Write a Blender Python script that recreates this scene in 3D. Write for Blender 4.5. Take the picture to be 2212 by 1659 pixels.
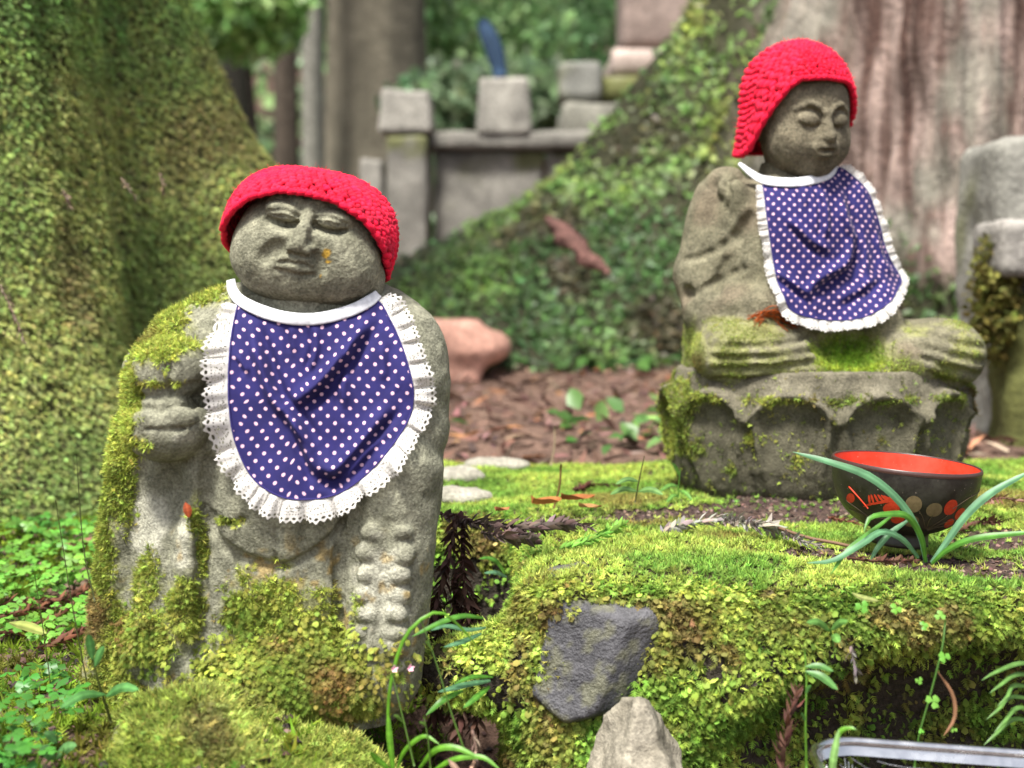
import bpy, math, random
import numpy as np
from mathutils import Vector

sc = bpy.context.scene
for o in list(bpy.data.objects):
    bpy.data.objects.remove(o)
C = bpy.context.collection

# ------------------------------------------------------------------ camera, light, exposure
H = 0.215                      # camera height above the ledge top (z = 0)
PITCH = math.radians(4.0)
FOC = 3212.0                   # focal length in photo units (photo 2212 x 1659 units)
cam_d = bpy.data.cameras.new('camera')
cam_d.sensor_width = 36.0
cam_d.lens = 36.0 * FOC / 2212.0
cam_d.clip_start = 0.02
cam_d.clip_end = 500.0
cam_d.dof.use_dof = True
cam_d.dof.focus_distance = 1.18
cam_d.dof.aperture_fstop = 5.6
cam = bpy.data.objects.new('camera', cam_d)
C.objects.link(cam)
cam.location = (0, 0, H)
cam.rotation_euler = (math.radians(90) - PITCH, 0, 0)
sc.camera = cam

SUN_TO = Vector((-0.20, -0.40, 0.89)).normalized()       # towards the sun
world = bpy.data.worlds.new('World')
sc.world = world
world.use_nodes = True
wn = world.node_tree
bg = wn.nodes['Background']
sky = wn.nodes.new('ShaderNodeTexSky')
sky.sky_type = 'NISHITA'
sky.sun_disc = False
sky.sun_elevation = math.asin(SUN_TO.z)
sky.sun_rotation = math.atan2(SUN_TO.x, SUN_TO.y)
sky.dust_density = 3.0
sky.air_density = 0.7
sky.ozone_density = 0.3
hs = wn.nodes.new('ShaderNodeHueSaturation')          # thin bright cloud: whiter than clear sky
hs.inputs['Saturation'].default_value = 0.45
wn.links.new(sky.outputs[0], hs.inputs['Color'])
wn.links.new(hs.outputs[0], bg.inputs[0])
bg.inputs[1].default_value = 0.12
sun_d = bpy.data.lights.new('sun', 'SUN')
sun_d.energy = 3.9
sun_d.angle = math.radians(12.0)
sun_d.color = (1.0, 0.96, 0.88)
sun = bpy.data.objects.new('sun', sun_d)
C.objects.link(sun)
sun.location = (-2, -2, 4)
sun.rotation_euler = SUN_TO.to_track_quat('Z', 'Y').to_euler()
sc.view_settings.view_transform = 'Standard'
sc.view_settings.look = 'None'
sc.view_settings.gamma = 1.0
sc.view_settings.use_curve_mapping = False
sc.view_settings.exposure = 1.25
sc.render.engine = 'CYCLES'
sc.cycles.use_denoising = True
sc.cycles.max_bounces = 6
sc.cycles.transparent_max_bounces = 12

# ------------------------------------------------------------------ helpers
rng = np.random.default_rng(7)
random.seed(7)
TAB = np.random.default_rng(3).random((64, 64, 64)).astype(np.float32)

def vnoise(p, f, seed=0):
    """value noise 0..1 at points p (n,3)"""
    q = np.asarray(p, np.float32) * f + np.float32(seed * 7.31 + 100.0)
    i = np.floor(q).astype(np.int32)
    t = q - i
    t = t * t * (3 - 2 * t)
    i0 = i & 63
    i1 = (i + 1) & 63
    x0, y0, z0 = i0[:, 0], i0[:, 1], i0[:, 2]
    x1, y1, z1 = i1[:, 0], i1[:, 1], i1[:, 2]
    tx, ty, tz = t[:, 0], t[:, 1], t[:, 2]
    a = TAB[x0, y0, z0] * (1 - tx) + TAB[x1, y0, z0] * tx
    b = TAB[x0, y1, z0] * (1 - tx) + TAB[x1, y1, z0] * tx
    c = TAB[x0, y0, z1] * (1 - tx) + TAB[x1, y0, z1] * tx
    d = TAB[x0, y1, z1] * (1 - tx) + TAB[x1, y1, z1] * tx
    a = a * (1 - ty) + b * ty
    c = c * (1 - ty) + d * ty
    return a * (1 - tz) + c * tz

def fbm(p, f, n=3, seed=0):
    s = 0
    a = 1.0
    w = 0
    for k in range(n):
        s = s + a * vnoise(p, f * 2.03 ** k, seed + k)
        w += a
        a *= 0.5
    return s / w

def px(x, y, D):
    """photo unit (x, y) at world distance Y = D -> world point(s)"""
    x = np.asarray(x, float)
    y = np.asarray(y, float)
    k = (829.5 - y) / FOC
    t = D / (math.cos(PITCH) + k * math.sin(PITCH))
    return np.stack(np.broadcast_arrays((x - 1106) / FOC * t, D + 0 * t, H + t * (-math.sin(PITCH) + k * math.cos(PITCH))), -1)

def pz(x, y, z):
    """photo unit (x, y) on the level plane z -> world point"""
    k = (829.5 - y) / FOC
    t = (z - H) / (-math.sin(PITCH) + k * math.cos(PITCH))
    return np.array([(x - 1106) / FOC * t, t * (math.cos(PITCH) + k * math.sin(PITCH)), z])

def project(P):
    X, Y, Z = P[:, 0], P[:, 1], P[:, 2] - H
    f = np.maximum(Y * math.cos(PITCH) - Z * math.sin(PITCH), 1e-3)
    u = Y * math.sin(PITCH) + Z * math.cos(PITCH)
    return 1106 + FOC * X / f, 829.5 - FOC * u / f

def srgb(r, g, b):
    c = np.array([r, g, b], float) / 255.0
    return np.where(c <= 0.04045, c / 12.92, ((c + 0.055) / 1.055) ** 2.4)

def thing(name, label, cat, loc=(0, 0, 0), group=None):
    o = bpy.data.objects.new(name, None)
    C.objects.link(o)
    o.empty_display_size = 0.02
    o.location = loc
    o['label'] = label
    o['category'] = cat
    if group:
        o['group'] = group
    return o

def tag(o, label, cat, group=None):
    o['label'] = label
    o['category'] = cat
    if group:
        o['group'] = group
    return o

def mesh_data(name, V, F, mat, col=None, smooth=True, uv=None):
    """V (n,3); F a list of face index arrays (m,3) or (m,4)"""
    if not isinstance(F, (list, tuple)):
        F = [F]
    F = [np.asarray(f, np.int32) for f in F if len(f)]
    me = bpy.data.meshes.new(name)
    V = np.ascontiguousarray(V, np.float32)
    me.vertices.add(len(V))
    me.vertices.foreach_set('co', V.ravel())
    li = np.concatenate([f.ravel() for f in F]).astype(np.int32)
    tot = np.concatenate([np.full(len(f), f.shape[1], np.int32) for f in F])
    st = np.concatenate([[0], np.cumsum(tot)[:-1]]).astype(np.int32)
    me.loops.add(len(li))
    me.loops.foreach_set('vertex_index', li)
    me.polygons.add(len(tot))
    me.polygons.foreach_set('loop_start', st)
    me.polygons.foreach_set('loop_total', tot)
    if smooth:
        me.polygons.foreach_set('use_smooth', np.ones(len(tot), bool))
    me.update(calc_edges=True)
    me.validate()
    if col is not None:
        a = me.attributes.new('col', 'FLOAT_COLOR', 'POINT')
        col = np.asarray(col, np.float32)
        if col.ndim == 1:
            col = np.broadcast_to(col, (len(V), 3))
        c4 = np.ones((len(V), 4), np.float32)
        c4[:, :3] = np.clip(col, 0, 1)
        a.data.foreach_set('color', c4.ravel())
    if uv is not None:
        a = me.attributes.new('suv', 'FLOAT_VECTOR', 'POINT')
        u3 = np.zeros((len(V), 3), np.float32)
        u3[:, :uv.shape[1]] = uv
        a.data.foreach_set('vector', u3.ravel())
    if mat is not None:
        me.materials.append(mat)
    return me

def mobj(name, V, F, mat, parent=None, col=None, smooth=True, uv=None, kind=None):
    """one mesh object from world-space vertices"""
    V = np.asarray(V, float)
    if parent is not None:
        org, q = np.zeros(3), parent
        while q is not None:
            org, q = org + np.array(q.location), q.parent
    else:
        lo, hi = V.min(0), V.max(0)
        org = np.array([(lo[0] + hi[0]) / 2, (lo[1] + hi[1]) / 2, lo[2]])
    me = mesh_data(name, V - org, F, mat, col, smooth, uv)
    o = bpy.data.objects.new(name, me)
    C.objects.link(o)
    if parent is not None:
        o.parent = parent
    else:
        o.location = org
    if kind:
        o['kind'] = kind
    return o

def grid_faces(nu, nv, wrap_u=False, wrap_v=False):
    iu = np.arange(nu if wrap_u else nu - 1)
    iv = np.arange(nv if wrap_v else nv - 1)
    a, b = np.meshgrid(iu, iv, indexing='ij')
    a1, b1 = (a + 1) % nu, (b + 1) % nv
    return np.stack([a * nv + b, a1 * nv + b, a1 * nv + b1, a * nv + b1], -1).reshape(-1, 4)

def norm(v):
    return v / np.maximum(np.linalg.norm(v, axis=-1, keepdims=True), 1e-9)

def tube(path, rad, n=8, squash=None, close=True):
    """tube along path (m,3) with radii; returns V, [F]"""
    path = np.asarray(path, float)
    m = len(path)
    rad = np.broadcast_to(np.asarray(rad, float), (m,))
    T = norm(np.gradient(path, axis=0))
    ref = np.array([0, 0, 1.0]) if abs(T[:, 2]).mean() < 0.8 else np.array([1.0, 0, 0])
    A = norm(np.cross(T, ref))
    B = np.cross(A, T)
    th = np.linspace(0, 2 * np.pi, n, endpoint=False)
    V = path[:, None] + rad[:, None, None] * (np.cos(th)[None, :, None] * A[:, None] + np.sin(th)[None, :, None] * B[:, None])
    V = V.reshape(-1, 3)
    F = [grid_faces(m, n, wrap_v=True)]
    if close:
        V = np.concatenate([V, path[:1], path[-1:]])
        i = np.arange(n)
        F.append(np.stack([np.full(n, m * n), (i + 1) % n, i], -1))
        F.append(np.stack([np.full(n, m * n + 1), (m - 1) * n + i, (m - 1) * n + (i + 1) % n], -1))
    return V, F

def spline(pts, n):
    """catmull-rom through pts, n samples"""
    P = np.asarray(pts, float)
    if len(P) == 2:
        t = np.linspace(0, 1, n)[:, None]
        return P[0] * (1 - t) + P[1] * t
    Q = np.concatenate([2 * P[:1] - P[1:2], P, 2 * P[-1:] - P[-2:-1]])
    d = np.linalg.norm(np.diff(P, axis=0), axis=1)
    s = np.concatenate([[0], np.cumsum(d)])
    u = np.linspace(0, s[-1], n)
    k = np.clip(np.searchsorted(s, u, side='right') - 1, 0, len(P) - 2)
    t = ((u - s[k]) / np.maximum(d[k], 1e-9))[:, None]
    a, b, c, e = Q[k], Q[k + 1], Q[k + 2], Q[k + 3]
    return 0.5 * (2 * b + (c - a) * t + (2 * a - 5 * b + 4 * c - e) * t ** 2 + (3 * b - a - 3 * c + e) * t ** 3)

class Merge:
    def __init__(self):
        self.V, self.F, self.c, self.n = [], {}, [], 0
    def add(self, V, F, col=None):
        if not isinstance(F, (list, tuple)):
            F = [F]
        for f in F:
            f = np.asarray(f)
            if len(f):
                self.F.setdefault(f.shape[1], []).append(f + self.n)
        self.V.append(np.asarray(V, float))
        if col is not None:
            self.c.append(np.broadcast_to(np.asarray(col, float), (len(V), 3)))
        self.n += len(V)
    def out(self):
        return np.concatenate(self.V), [np.concatenate(f) for f in self.F.values()], (np.concatenate(self.c) if self.c else None)
    def build(self, name, mat, parent=None, smooth=True, kind=None):
        V, F, c = self.out()
        return mobj(name, V, F, mat, parent, c, smooth, kind=kind)

# ------------------------------------------------------------------ implicit modelling
class Grid:
    def __init__(s, x0, x1, y0, y1, w0, w1, h):
        s.xs = np.arange(x0, x1 + h, h, dtype=np.float32)
        s.ys = np.arange(y0, y1 + h, h, dtype=np.float32)
        s.ws = np.arange(w0, w1 + h, h, dtype=np.float32)
        s.h = h
        s.d = np.full((len(s.xs), len(s.ys), len(s.ws)), 1e3, np.float32)
    def sl(s, lo, hi, m):
        r = []
        for a, l, u in ((s.xs, lo[0], hi[0]), (s.ys, lo[1], hi[1]), (s.ws, lo[2], hi[2])):
            i, j = np.searchsorted(a, l - m), np.searchsorted(a, u + m)
            if j <= i:
                return None
            r.append(slice(i, j))
        return tuple(r)
    def apply(s, lo, hi, f, k=10, sub=False):
        m = k + 3 * s.h
        q = s.sl(lo, hi, m)
        if q is None:
            return
        X, Y, W = s.xs[q[0]][:, None, None], s.ys[q[1]][None, :, None], s.ws[q[2]][None, None, :]
        n = f(X, Y, W)
        d = s.d[q]
        if sub:
            n = -n
            h = np.clip(0.5 - 0.5 * (n - d) / k, 0, 1)
            s.d[q] = n * (1 - h) + d * h + k * h * (1 - h)
        else:
            h = np.clip(0.5 + 0.5 * (n - d) / k, 0, 1)
            s.d[q] = n * (1 - h) + d * h - k * h * (1 - h)
    def ell(s, c, r, k=10, sub=False, rot=0.0):
        c0, c1, c2 = c
        R = max(r[0], r[1]) if rot else None
        ca, sa = math.cos(math.radians(rot)), math.sin(math.radians(rot))
        rx, ry = (R, R) if rot else (r[0], r[1])
        def f(X, Y, W):
            a, b, e = X - c0, Y - c1, W - c2
            if rot:
                a, b = ca * a + sa * b, -sa * a + ca * b
            k0 = np.sqrt((a / r[0]) ** 2 + (b / r[1]) ** 2 + (e / r[2]) ** 2)
            k1 = np.sqrt((a / r[0] ** 2) ** 2 + (b / r[1] ** 2) ** 2 + (e / r[2] ** 2) ** 2) + 1e-6
            return k0 * (k0 - 1) / k1
        s.apply((c0 - rx, c1 - ry, c2 - r[2]), (c0 + rx, c1 + ry, c2 + r[2]), f, k, sub)
    def cap(s, a, b, ra, rb=None, k=10, sub=False, flat=(1, 1, 1)):
        rb = ra if rb is None else rb
        a, b = np.asarray(a, float), np.asarray(b, float)
        fl = np.asarray(flat, float)
        A, B = a * fl, b * fl
        ba = B - A
        L = float(ba @ ba) + 1e-9
        def f(X, Y, W):
            x, y, w = X * fl[0] - A[0], Y * fl[1] - A[1], W * fl[2] - A[2]
            t = np.clip((x * ba[0] + y * ba[1] + w * ba[2]) / L, 0, 1)
            return (np.sqrt((x - ba[0] * t) ** 2 + (y - ba[1] * t) ** 2 + (w - ba[2] * t) ** 2) - (ra + (rb - ra) * t)) / fl.max()
        R = max(ra, rb)
        s.apply(np.minimum(a, b) - R / fl, np.maximum(a, b) + R / fl, f, k, sub)
    def poly(s, pts, r, k=6, sub=True):
        for a, b in zip(pts[:-1], pts[1:]):
            s.cap(a, b, r, None, k, sub)
    def box(s, lo, hi, r, k=10, sub=False):
        c = [(l + h) / 2 for l, h in zip(lo, hi)]
        e = [(h - l) / 2 - r for l, h in zip(lo, hi)]
        def f(X, Y, W):
            a, b, g = abs(X - c[0]) - e[0], abs(Y - c[1]) - e[1], abs(W - c[2]) - e[2]
            o = np.sqrt(np.maximum(a, 0) ** 2 + np.maximum(b, 0) ** 2 + np.maximum(g, 0) ** 2)
            return o + np.minimum(np.maximum(np.maximum(a, b), g), 0) - r
        s.apply(lo, hi, f, k, sub)
    def loft(s, rows, n=2.4, k=10):
        """rows (y, cx, a, cw, b): stacked superellipse sections along y"""
        R = np.array(rows, float)
        def f(X, Y, W):
            y = Y.ravel()
            v = [np.interp(y, R[:, 0], R[:, i]).astype(np.float32)[None, :, None] for i in range(1, 5)]
            q = (np.abs((X - v[0]) / v[1]) ** n + np.abs((W - v[2]) / v[3]) ** n) ** (1 / n)
            d = (q - 1) * np.minimum(v[1], v[3])
            return np.maximum(d, np.maximum(R[0, 0] - Y, Y - R[-1, 0]))
        a = R[:, 2].max()
        s.apply((R[:, 1].min() - a, R[0, 0], -1e4), (R[:, 1].max() + a, R[-1, 0], 1e4), f, k)
    def noise(s, amp, freq, seed=0, band=None, n=2):
        band = band or (amp * 2 + 2 * s.h)
        i = np.nonzero(np.abs(s.d) < band)
        p = np.stack([s.xs[i[0]], s.ys[i[1]], s.ws[i[2]]], -1)
        s.d[i] += (amp * 2 * (fbm(p, freq, n, seed) - 0.5)).astype(np.float32)
    def front_map(s):
        """largest w inside, per (x, y) column; -1e3 where empty"""
        ins = s.d < 0
        nw = len(s.ws)
        last = nw - 1 - np.argmax(ins[:, :, ::-1], axis=2)
        any_ = ins.any(2)
        last = np.clip(last, 0, nw - 2)
        I, J = np.indices(last.shape)
        d0, d1 = s.d[I, J, last], s.d[I, J, last + 1]
        t = np.clip(d0 / np.where(np.abs(d0 - d1) < 1e-6, 1e-6, d0 - d1), 0, 1)
        return np.where(any_, s.ws[last] + t * s.h, -1e3).astype(np.float32)
    def front(s, x, y):
        i = int(round((x - s.xs[0]) / s.h))
        j = int(round((y - s.ys[0]) / s.h))
        col = s.d[np.clip(i, 0, len(s.xs) - 1), np.clip(j, 0, len(s.ys) - 1)]
        q = np.nonzero(col < 0)[0]
        return float(s.ws[q[-1]]) if len(q) else 0.0
    def groove(s, pts, r, depth=0.0, k=6, sub=True, n=None):
        """carve (or raise) along photo polyline lying on the front surface"""
        P = spline([(a, b, 0) for a, b in pts], n or max(4, 3 * len(pts)))[:, :2]
        Q = [(a, b, s.front(a, b) + depth) for a, b in P]
        s.poly(Q, r, k, sub)
    def mesh(s):
        d = s.d
        d[0] = d[-1] = 1e3
        d[:, 0] = d[:, -1] = 1e3
        d[:, :, 0] = d[:, :, -1] = 1e3
        S = d < 0
        nx, ny, nz = d.shape
        cnt = np.zeros((nx - 1, ny - 1, nz - 1), np.int8)
        cor = [(i, j, k) for i in (0, 1) for j in (0, 1) for k in (0, 1)]
        for i, j, k in cor:
            cnt += S[i:nx - 1 + i, j:ny - 1 + j, k:nz - 1 + k]
        act = (cnt > 0) & (cnt < 8)
        I, J, K = np.nonzero(act)
        idx = np.full(act.shape, -1, np.int32)
        idx[I, J, K] = np.arange(len(I))
        pos = np.zeros((len(I), 3), np.float32)
        num = np.zeros(len(I), np.float32)
        for a in cor:
            for ax in range(3):
                if a[ax] == 0:
                    b = list(a)
                    b[ax] = 1
                    d0 = d[I + a[0], J + a[1], K + a[2]]
                    d1 = d[I + b[0], J + b[1], K + b[2]]
                    m = (d0 < 0) != (d1 < 0)
                    t = np.where(m, d0 / np.where(m, d0 - d1, 1), 0)
                    p = np.stack([np.full(len(I), a[q], np.float32) for q in range(3)], -1)
                    p[:, ax] += t
                    pos += p * m[:, None]
                    num += m
        pos = pos / num[:, None] + np.stack([I, J, K], -1)
        V = pos * s.h + np.array([s.xs[0], s.ys[0], s.ws[0]])
        Fs = []
        for ax in range(3):
            A = [slice(None)] * 3
            B = [slice(None)] * 3
            A[ax] = slice(0, -1)
            B[ax] = slice(1, None)
            ch = S[tuple(A)] != S[tuple(B)]
            i, j, k = np.nonzero(ch)
            o = [q for q in range(3) if q != ax]
            P = np.stack([i, j, k], -1)
            ok = (P[:, o[0]] > 0) & (P[:, o[1]] > 0) & (P[:, o[0]] < d.shape[o[0]] - 1) & (P[:, o[1]] < d.shape[o[1]] - 1)
            P = P[ok]
            ins = S[P[:, 0], P[:, 1], P[:, 2]]
            q = []
            for da, db in ((-1, -1), (0, -1), (0, 0), (-1, 0)):
                Q = P.copy()
                Q[:, o[0]] += da
                Q[:, o[1]] += db
                q.append(idx[Q[:, 0], Q[:, 1], Q[:, 2]])
            f = np.stack(q, -1)
            flip = ins if ax != 1 else ~ins
            f[~flip] = f[~flip][:, ::-1]
            Fs.append(f)
        return V, np.concatenate(Fs)

def vnormals(V, F):
    n = np.zeros_like(V)
    a = np.cross(V[F[:, 2]] - V[F[:, 0]], V[F[:, 3 if F.shape[1] == 4 else 2]] - V[F[:, 1]])
    for k in range(F.shape[1]):
        np.add.at(n, F[:, k], a)
    return norm(n)

# ------------------------------------------------------------------ scattering
def sample(V, F, n, wt=None, seed=0, frust=True):
    """n random points on a quad mesh (weights per vertex) -> P, N, vertex index"""
    r = np.random.default_rng(seed)
    T = np.concatenate([F[:, [0, 1, 2]], F[:, [0, 2, 3]]]) if F.shape[1] == 4 else F
    a, b, c = V[T[:, 0]], V[T[:, 1]], V[T[:, 2]]
    nn = np.cross(b - a, c - a)
    ar = np.linalg.norm(nn, axis=1)
    w = ar.copy()
    if wt is not None:
        w = w * wt[T].mean(1)
    if frust:
        x, y = project((a + b + c) / 3)
        w = w * ((x > -260) & (x < 2470) & (y > -200) & (y < 1860))
        ctr = (a + b + c) / 3 - np.array([0, 0, H])
        w = w * (np.einsum('ij,ij->i', norm(ctr), nn / np.maximum(ar, 1e-12)[:, None]) < 0.35)
    cs = np.cumsum(w)
    k = np.searchsorted(cs, r.random(n) * cs[-1])
    k = np.clip(k, 0, len(T) - 1)
    u, v = r.random(n), r.random(n)
    m = u + v > 1
    u[m], v[m] = 1 - u[m], 1 - v[m]
    P = a[k] + u[:, None] * (b[k] - a[k]) + v[:, None] * (c[k] - a[k])
    return P, norm(nn[k]), T[k, 0]

def instances(protos, P, N, scale, col, seed=0, tang=None, jitter=0.35, colvar=0.25):
    """place prototype (verts, tris) at points; returns V, F, C"""
    r = np.random.default_rng(seed)
    n = len(P)
    N = norm(N + jitter * r.normal(size=(n, 3)))
    if tang is None:
        tang = r.normal(size=(n, 3))
    else:
        tang = tang + 0.45 * r.normal(size=(n, 3))
    T = tang - np.einsum('ij,ij->i', tang, N)[:, None] * N
    T = norm(T)
    B = np.cross(N, T)
    scale = np.broadcast_to(scale, (n,)) * r.uniform(0.65, 1.35, n)
    col = np.broadcast_to(col, (n, 3)) * np.exp(colvar * r.normal(size=(n, 1))) * (1 + 0.08 * r.normal(size=(n, 3)))
    which = r.integers(0, len(protos), n)
    Vs, Fs, Cs, off = [], [], [], 0
    for q, (pv, pf) in enumerate(protos):
        m = which == q
        k = m.sum()
        if not k:
            continue
        v = P[m][:, None] + scale[m][:, None, None] * (pv[None, :, 0:1] * B[m][:, None] + pv[None, :, 1:2] * T[m][:, None] + pv[None, :, 2:3] * N[m][:, None])
        Vs.append(v.reshape(-1, 3))
        Fs.append((pf[None] + (np.arange(k) * len(pv))[:, None, None]).reshape(-1, 3) + off)
        Cs.append(np.repeat(col[m], len(pv), 0))
        off += k * len(pv)
    return np.concatenate(Vs), np.concatenate(Fs), np.concatenate(Cs)

def star_proto(nl, spread, up, wid, seed):
    r = np.random.default_rng(seed)
    v, f = [], []
    for i in range(nl):
        a = 2 * math.pi * (i + r.uniform(-.35, .35)) / nl
        L = r.uniform(0.6, 1.15)
        sp, u = spread * r.uniform(.5, 1.25), up * r.uniform(.6, 1.4)
        d = np.array([math.cos(a), math.sin(a), 0])
        p = np.array([-math.sin(a), math.cos(a), 0]) * wid * 1.25
        k = len(v)
        base = d * sp * .12
        v += [base - p, base + p, d * sp * L + np.array([0, 0, u * L])]
        f += [(k, k + 1, k + 2)]
    return np.array(v), np.array(f)

def scale_proto(w, lift, seed):
    """small rounded leaf lying along +y, tip lifted off the surface"""
    r = np.random.default_rng(seed)
    v = np.array([[0, 0, 0], [-w * .8, .35, lift * .5], [-w * .9, .75, lift * .8 - .06], [r.uniform(-.1, .1), 1.05, lift - .12],
                  [w * .9, .75, lift * .8 - .06], [w * .8, .35, lift * .5], [0, .55, lift * .75 + .1]])
    f = np.array([(0, 6, 1), (1, 6, 2), (2, 6, 3), (3, 6, 4), (4, 6, 5), (5, 6, 0)])
    return v, f

def fern_proto(seed, pairs=4):
    r = np.random.default_rng(seed)
    v, f = [], []
    for i in range(pairs):
        y = .10 + .8 * i / pairs
        z = .35 * math.sin(y * 1.8)
        L = .46 * (1 - .5 * i / pairs)
        for s in (-1, 1):
            k = len(v)
            q = .10 * r.random()
            v += [(0, y - .08, z), (s * L, y + .20 + q, z + .06 + .1 * r.random()), (0, y + .12, z + .02)]
            f += [(k, k + 1, k + 2)] if s > 0 else [(k, k + 2, k + 1)]
    k = len(v)
    v += [(-.07, .76, .33), (.07, .76, .33), (0, 1.15, .3)]
    f += [(k, k + 1, k + 2)]
    return np.array(v, float), np.array(f)

STAR = [star_proto(7, .85, .75, .11, i) for i in range(4)]
STARLOW = [star_proto(7, 1.0, .5, .13, 20 + i) for i in range(4)]
SCALE = [scale_proto(.42, .5, i) for i in range(3)] + [scale_proto(.34, .7, 9)]
FERN = [fern_proto(i) for i in range(4)]
FERN3 = [fern_proto(30 + i, 3) for i in range(5)]
def leaf_proto(seed):
    r = np.random.default_rng(seed)
    w = r.uniform(.3, .42)
    v = np.array([[0, 0, 0], [-w, .4, .12], [-w * .7, .8, .08], [0, 1.1, -.05], [w * .7, .8, .08], [w, .4, .12], [0, .5, .02]])
    f = np.array([(0, 6, 1), (1, 6, 2), (2, 6, 3), (3, 6, 4), (4, 6, 5), (5, 6, 0)])
    return v, f
LEAF = [leaf_proto(i) for i in range(3)]

# ------------------------------------------------------------------ materials
def new_mat(name):
    m = bpy.data.materials.new(name)
    m.use_nodes = True
    nt = m.node_tree
    return m, nt, nt.nodes['Principled BSDF'], nt.nodes['Material Output']

def nd(nt, t, **kw):
    n = nt.nodes.new(t)
    for k, v in kw.items():
        if k.startswith('i_'):
            key = k[2:]
            n.inputs[int(key) if key.isdigit() else key].default_value = v
        else:
            setattr(n, k, v)
    return n

def mixrgb(nt, typ, fac, a, b):
    n = nt.nodes.new('ShaderNodeMix')
    n.data_type = 'RGBA'
    n.blend_type = typ
    for sock, v in ((n.inputs[0], fac), (n.inputs[6], a), (n.inputs[7], b)):
        if hasattr(v, 'is_linked'):
            nt.links.new(v, sock)
        elif isinstance(v, (int, float)):
            sock.default_value = v
        else:
            sock.default_value = (*v, 1)
    return n.outputs[2]

def ramp(nt, src, p0, p1, c0=(0, 0, 0), c1=(1, 1, 1)):
    r = nt.nodes.new('ShaderNodeValToRGB')
    r.color_ramp.elements[0].position = p0
    r.color_ramp.elements[1].position = p1
    r.color_ramp.elements[0].color = (*c0, 1)
    r.color_ramp.elements[1].color = (*c1, 1)
    nt.links.new(src, r.inputs[0])
    return r.outputs[0]

def stone_mat(name, grain=900, bump=0.35, rough=0.92, spk=0.35, dist=0.002):
    """colour from the 'col' attribute, with grain, specks and pits"""
    m, nt, b, out = new_mat(name)
    at = nd(nt, 'ShaderNodeAttribute', attribute_name='col')
    tc = nd(nt, 'ShaderNodeTexCoord')
    n1 = nd(nt, 'ShaderNodeTexNoise', i_Scale=grain, i_Detail=3.0, i_Roughness=.7)
    n2 = nd(nt, 'ShaderNodeTexNoise', i_Scale=grain * .12, i_Detail=5.0, i_Roughness=.65)
    for n in (n1, n2):
        nt.links.new(tc.outputs['Object'], n.inputs['Vector'])
    c1 = ramp(nt, n1.outputs[0], .33, .68, (1 - spk,) * 3, (1 + spk * .9,) * 3)
    c2 = ramp(nt, n2.outputs[0], .3, .7, (.72,) * 3, (1.25,) * 3)
    c = mixrgb(nt, 'MULTIPLY', 1.0, at.outputs['Color'], c1)
    c = mixrgb(nt, 'MULTIPLY', 1.0, c, c2)
    nt.links.new(c, b.inputs['Base Color'])
    b.inputs['Roughness'].default_value = rough
    b.inputs['Specular IOR Level'].default_value = .25
    ad = nd(nt, 'ShaderNodeMath', operation='MULTIPLY_ADD')
    nt.links.new(n2.outputs[0], ad.inputs[0])
    ad.inputs[1].default_value = 1.6
    nt.links.new(n1.outputs[0], ad.inputs[2])
    bp = nd(nt, 'ShaderNodeBump', i_Strength=bump, i_Distance=dist)
    nt.links.new(ad.outputs[0], bp.inputs['Height'])
    nt.links.new(bp.outputs[0], b.inputs['Normal'])
    return m

def leaf_mat(name, rough=.55, trans=.35, spec=.3):
    m, nt, b, out = new_mat(name)
    at = nd(nt, 'ShaderNodeAttribute', attribute_name='col')
    nt.links.new(at.outputs['Color'], b.inputs['Base Color'])
    b.inputs['Roughness'].default_value = rough
    b.inputs['Specular IOR Level'].default_value = spec
    tr = nd(nt, 'ShaderNodeBsdfTranslucent')
    g = nd(nt, 'ShaderNodeGamma', i_Gamma=.9)
    nt.links.new(at.outputs['Color'], g.inputs[0])
    nt.links.new(g.outputs[0], tr.inputs[0])
    mx = nd(nt, 'ShaderNodeMixShader')
    mx.inputs[0].default_value = trans
    nt.links.new(b.outputs[0], mx.inputs[1])
    nt.links.new(tr.outputs[0], mx.inputs[2])
    nt.links.new(mx.outputs[0], out.inputs[0])
    return m

M_STONE = stone_mat('statue_stone', 480, .9, spk=.42)
M_ROCK = stone_mat('rock', 240, .6, spk=.3, dist=.004)
M_BGSTONE = stone_mat('far_stone', 90, .6, spk=.3, dist=.006)
M_BARK = stone_mat('bark', 70, .8, spk=.4, dist=.012)
M_SOIL = stone_mat('soil', 120, .8, spk=.5, dist=.01)
M_MOSS = leaf_mat('moss', .8, .35, .1)
M_LEAF = leaf_mat('leaf', .42, .35, .4)
M_DRY = leaf_mat('dry_plant', .75, .15, .2)
# ------------------------------------------------------------------ ground
def sstep(a, b, x):
    t = np.clip((x - a) / (b - a), 0, 1)
    return t * t * (3 - 2 * t)

def gz(x, y):
    x = np.asarray(x, float)
    y = np.asarray(y, float)
    z = -0.10 + 0.035 * sstep(1.25, 1.65, y) + 0.055 * sstep(1.7, 2.3, y)
    z = z - 0.14 * sstep(-.16, -.05, x) * (1 - sstep(1.25, 1.5, y))
    z = z + 0.20 * sstep(2.4, 5.0, y)
    far = np.maximum(y - 6.0, 0)
    z = z + np.minimum(0.022 * far ** 2, 0.5 * far)
    p = np.stack([x.ravel(), y.ravel(), 0 * x.ravel()], -1)
    n = fbm(p, 9, 3, 5).reshape(x.shape) - .5
    n2 = fbm(p, 1.3, 2, 8).reshape(x.shape) - .5
    return z + n * .022 + n2 * .25 * sstep(2.5, 7, y)

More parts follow.
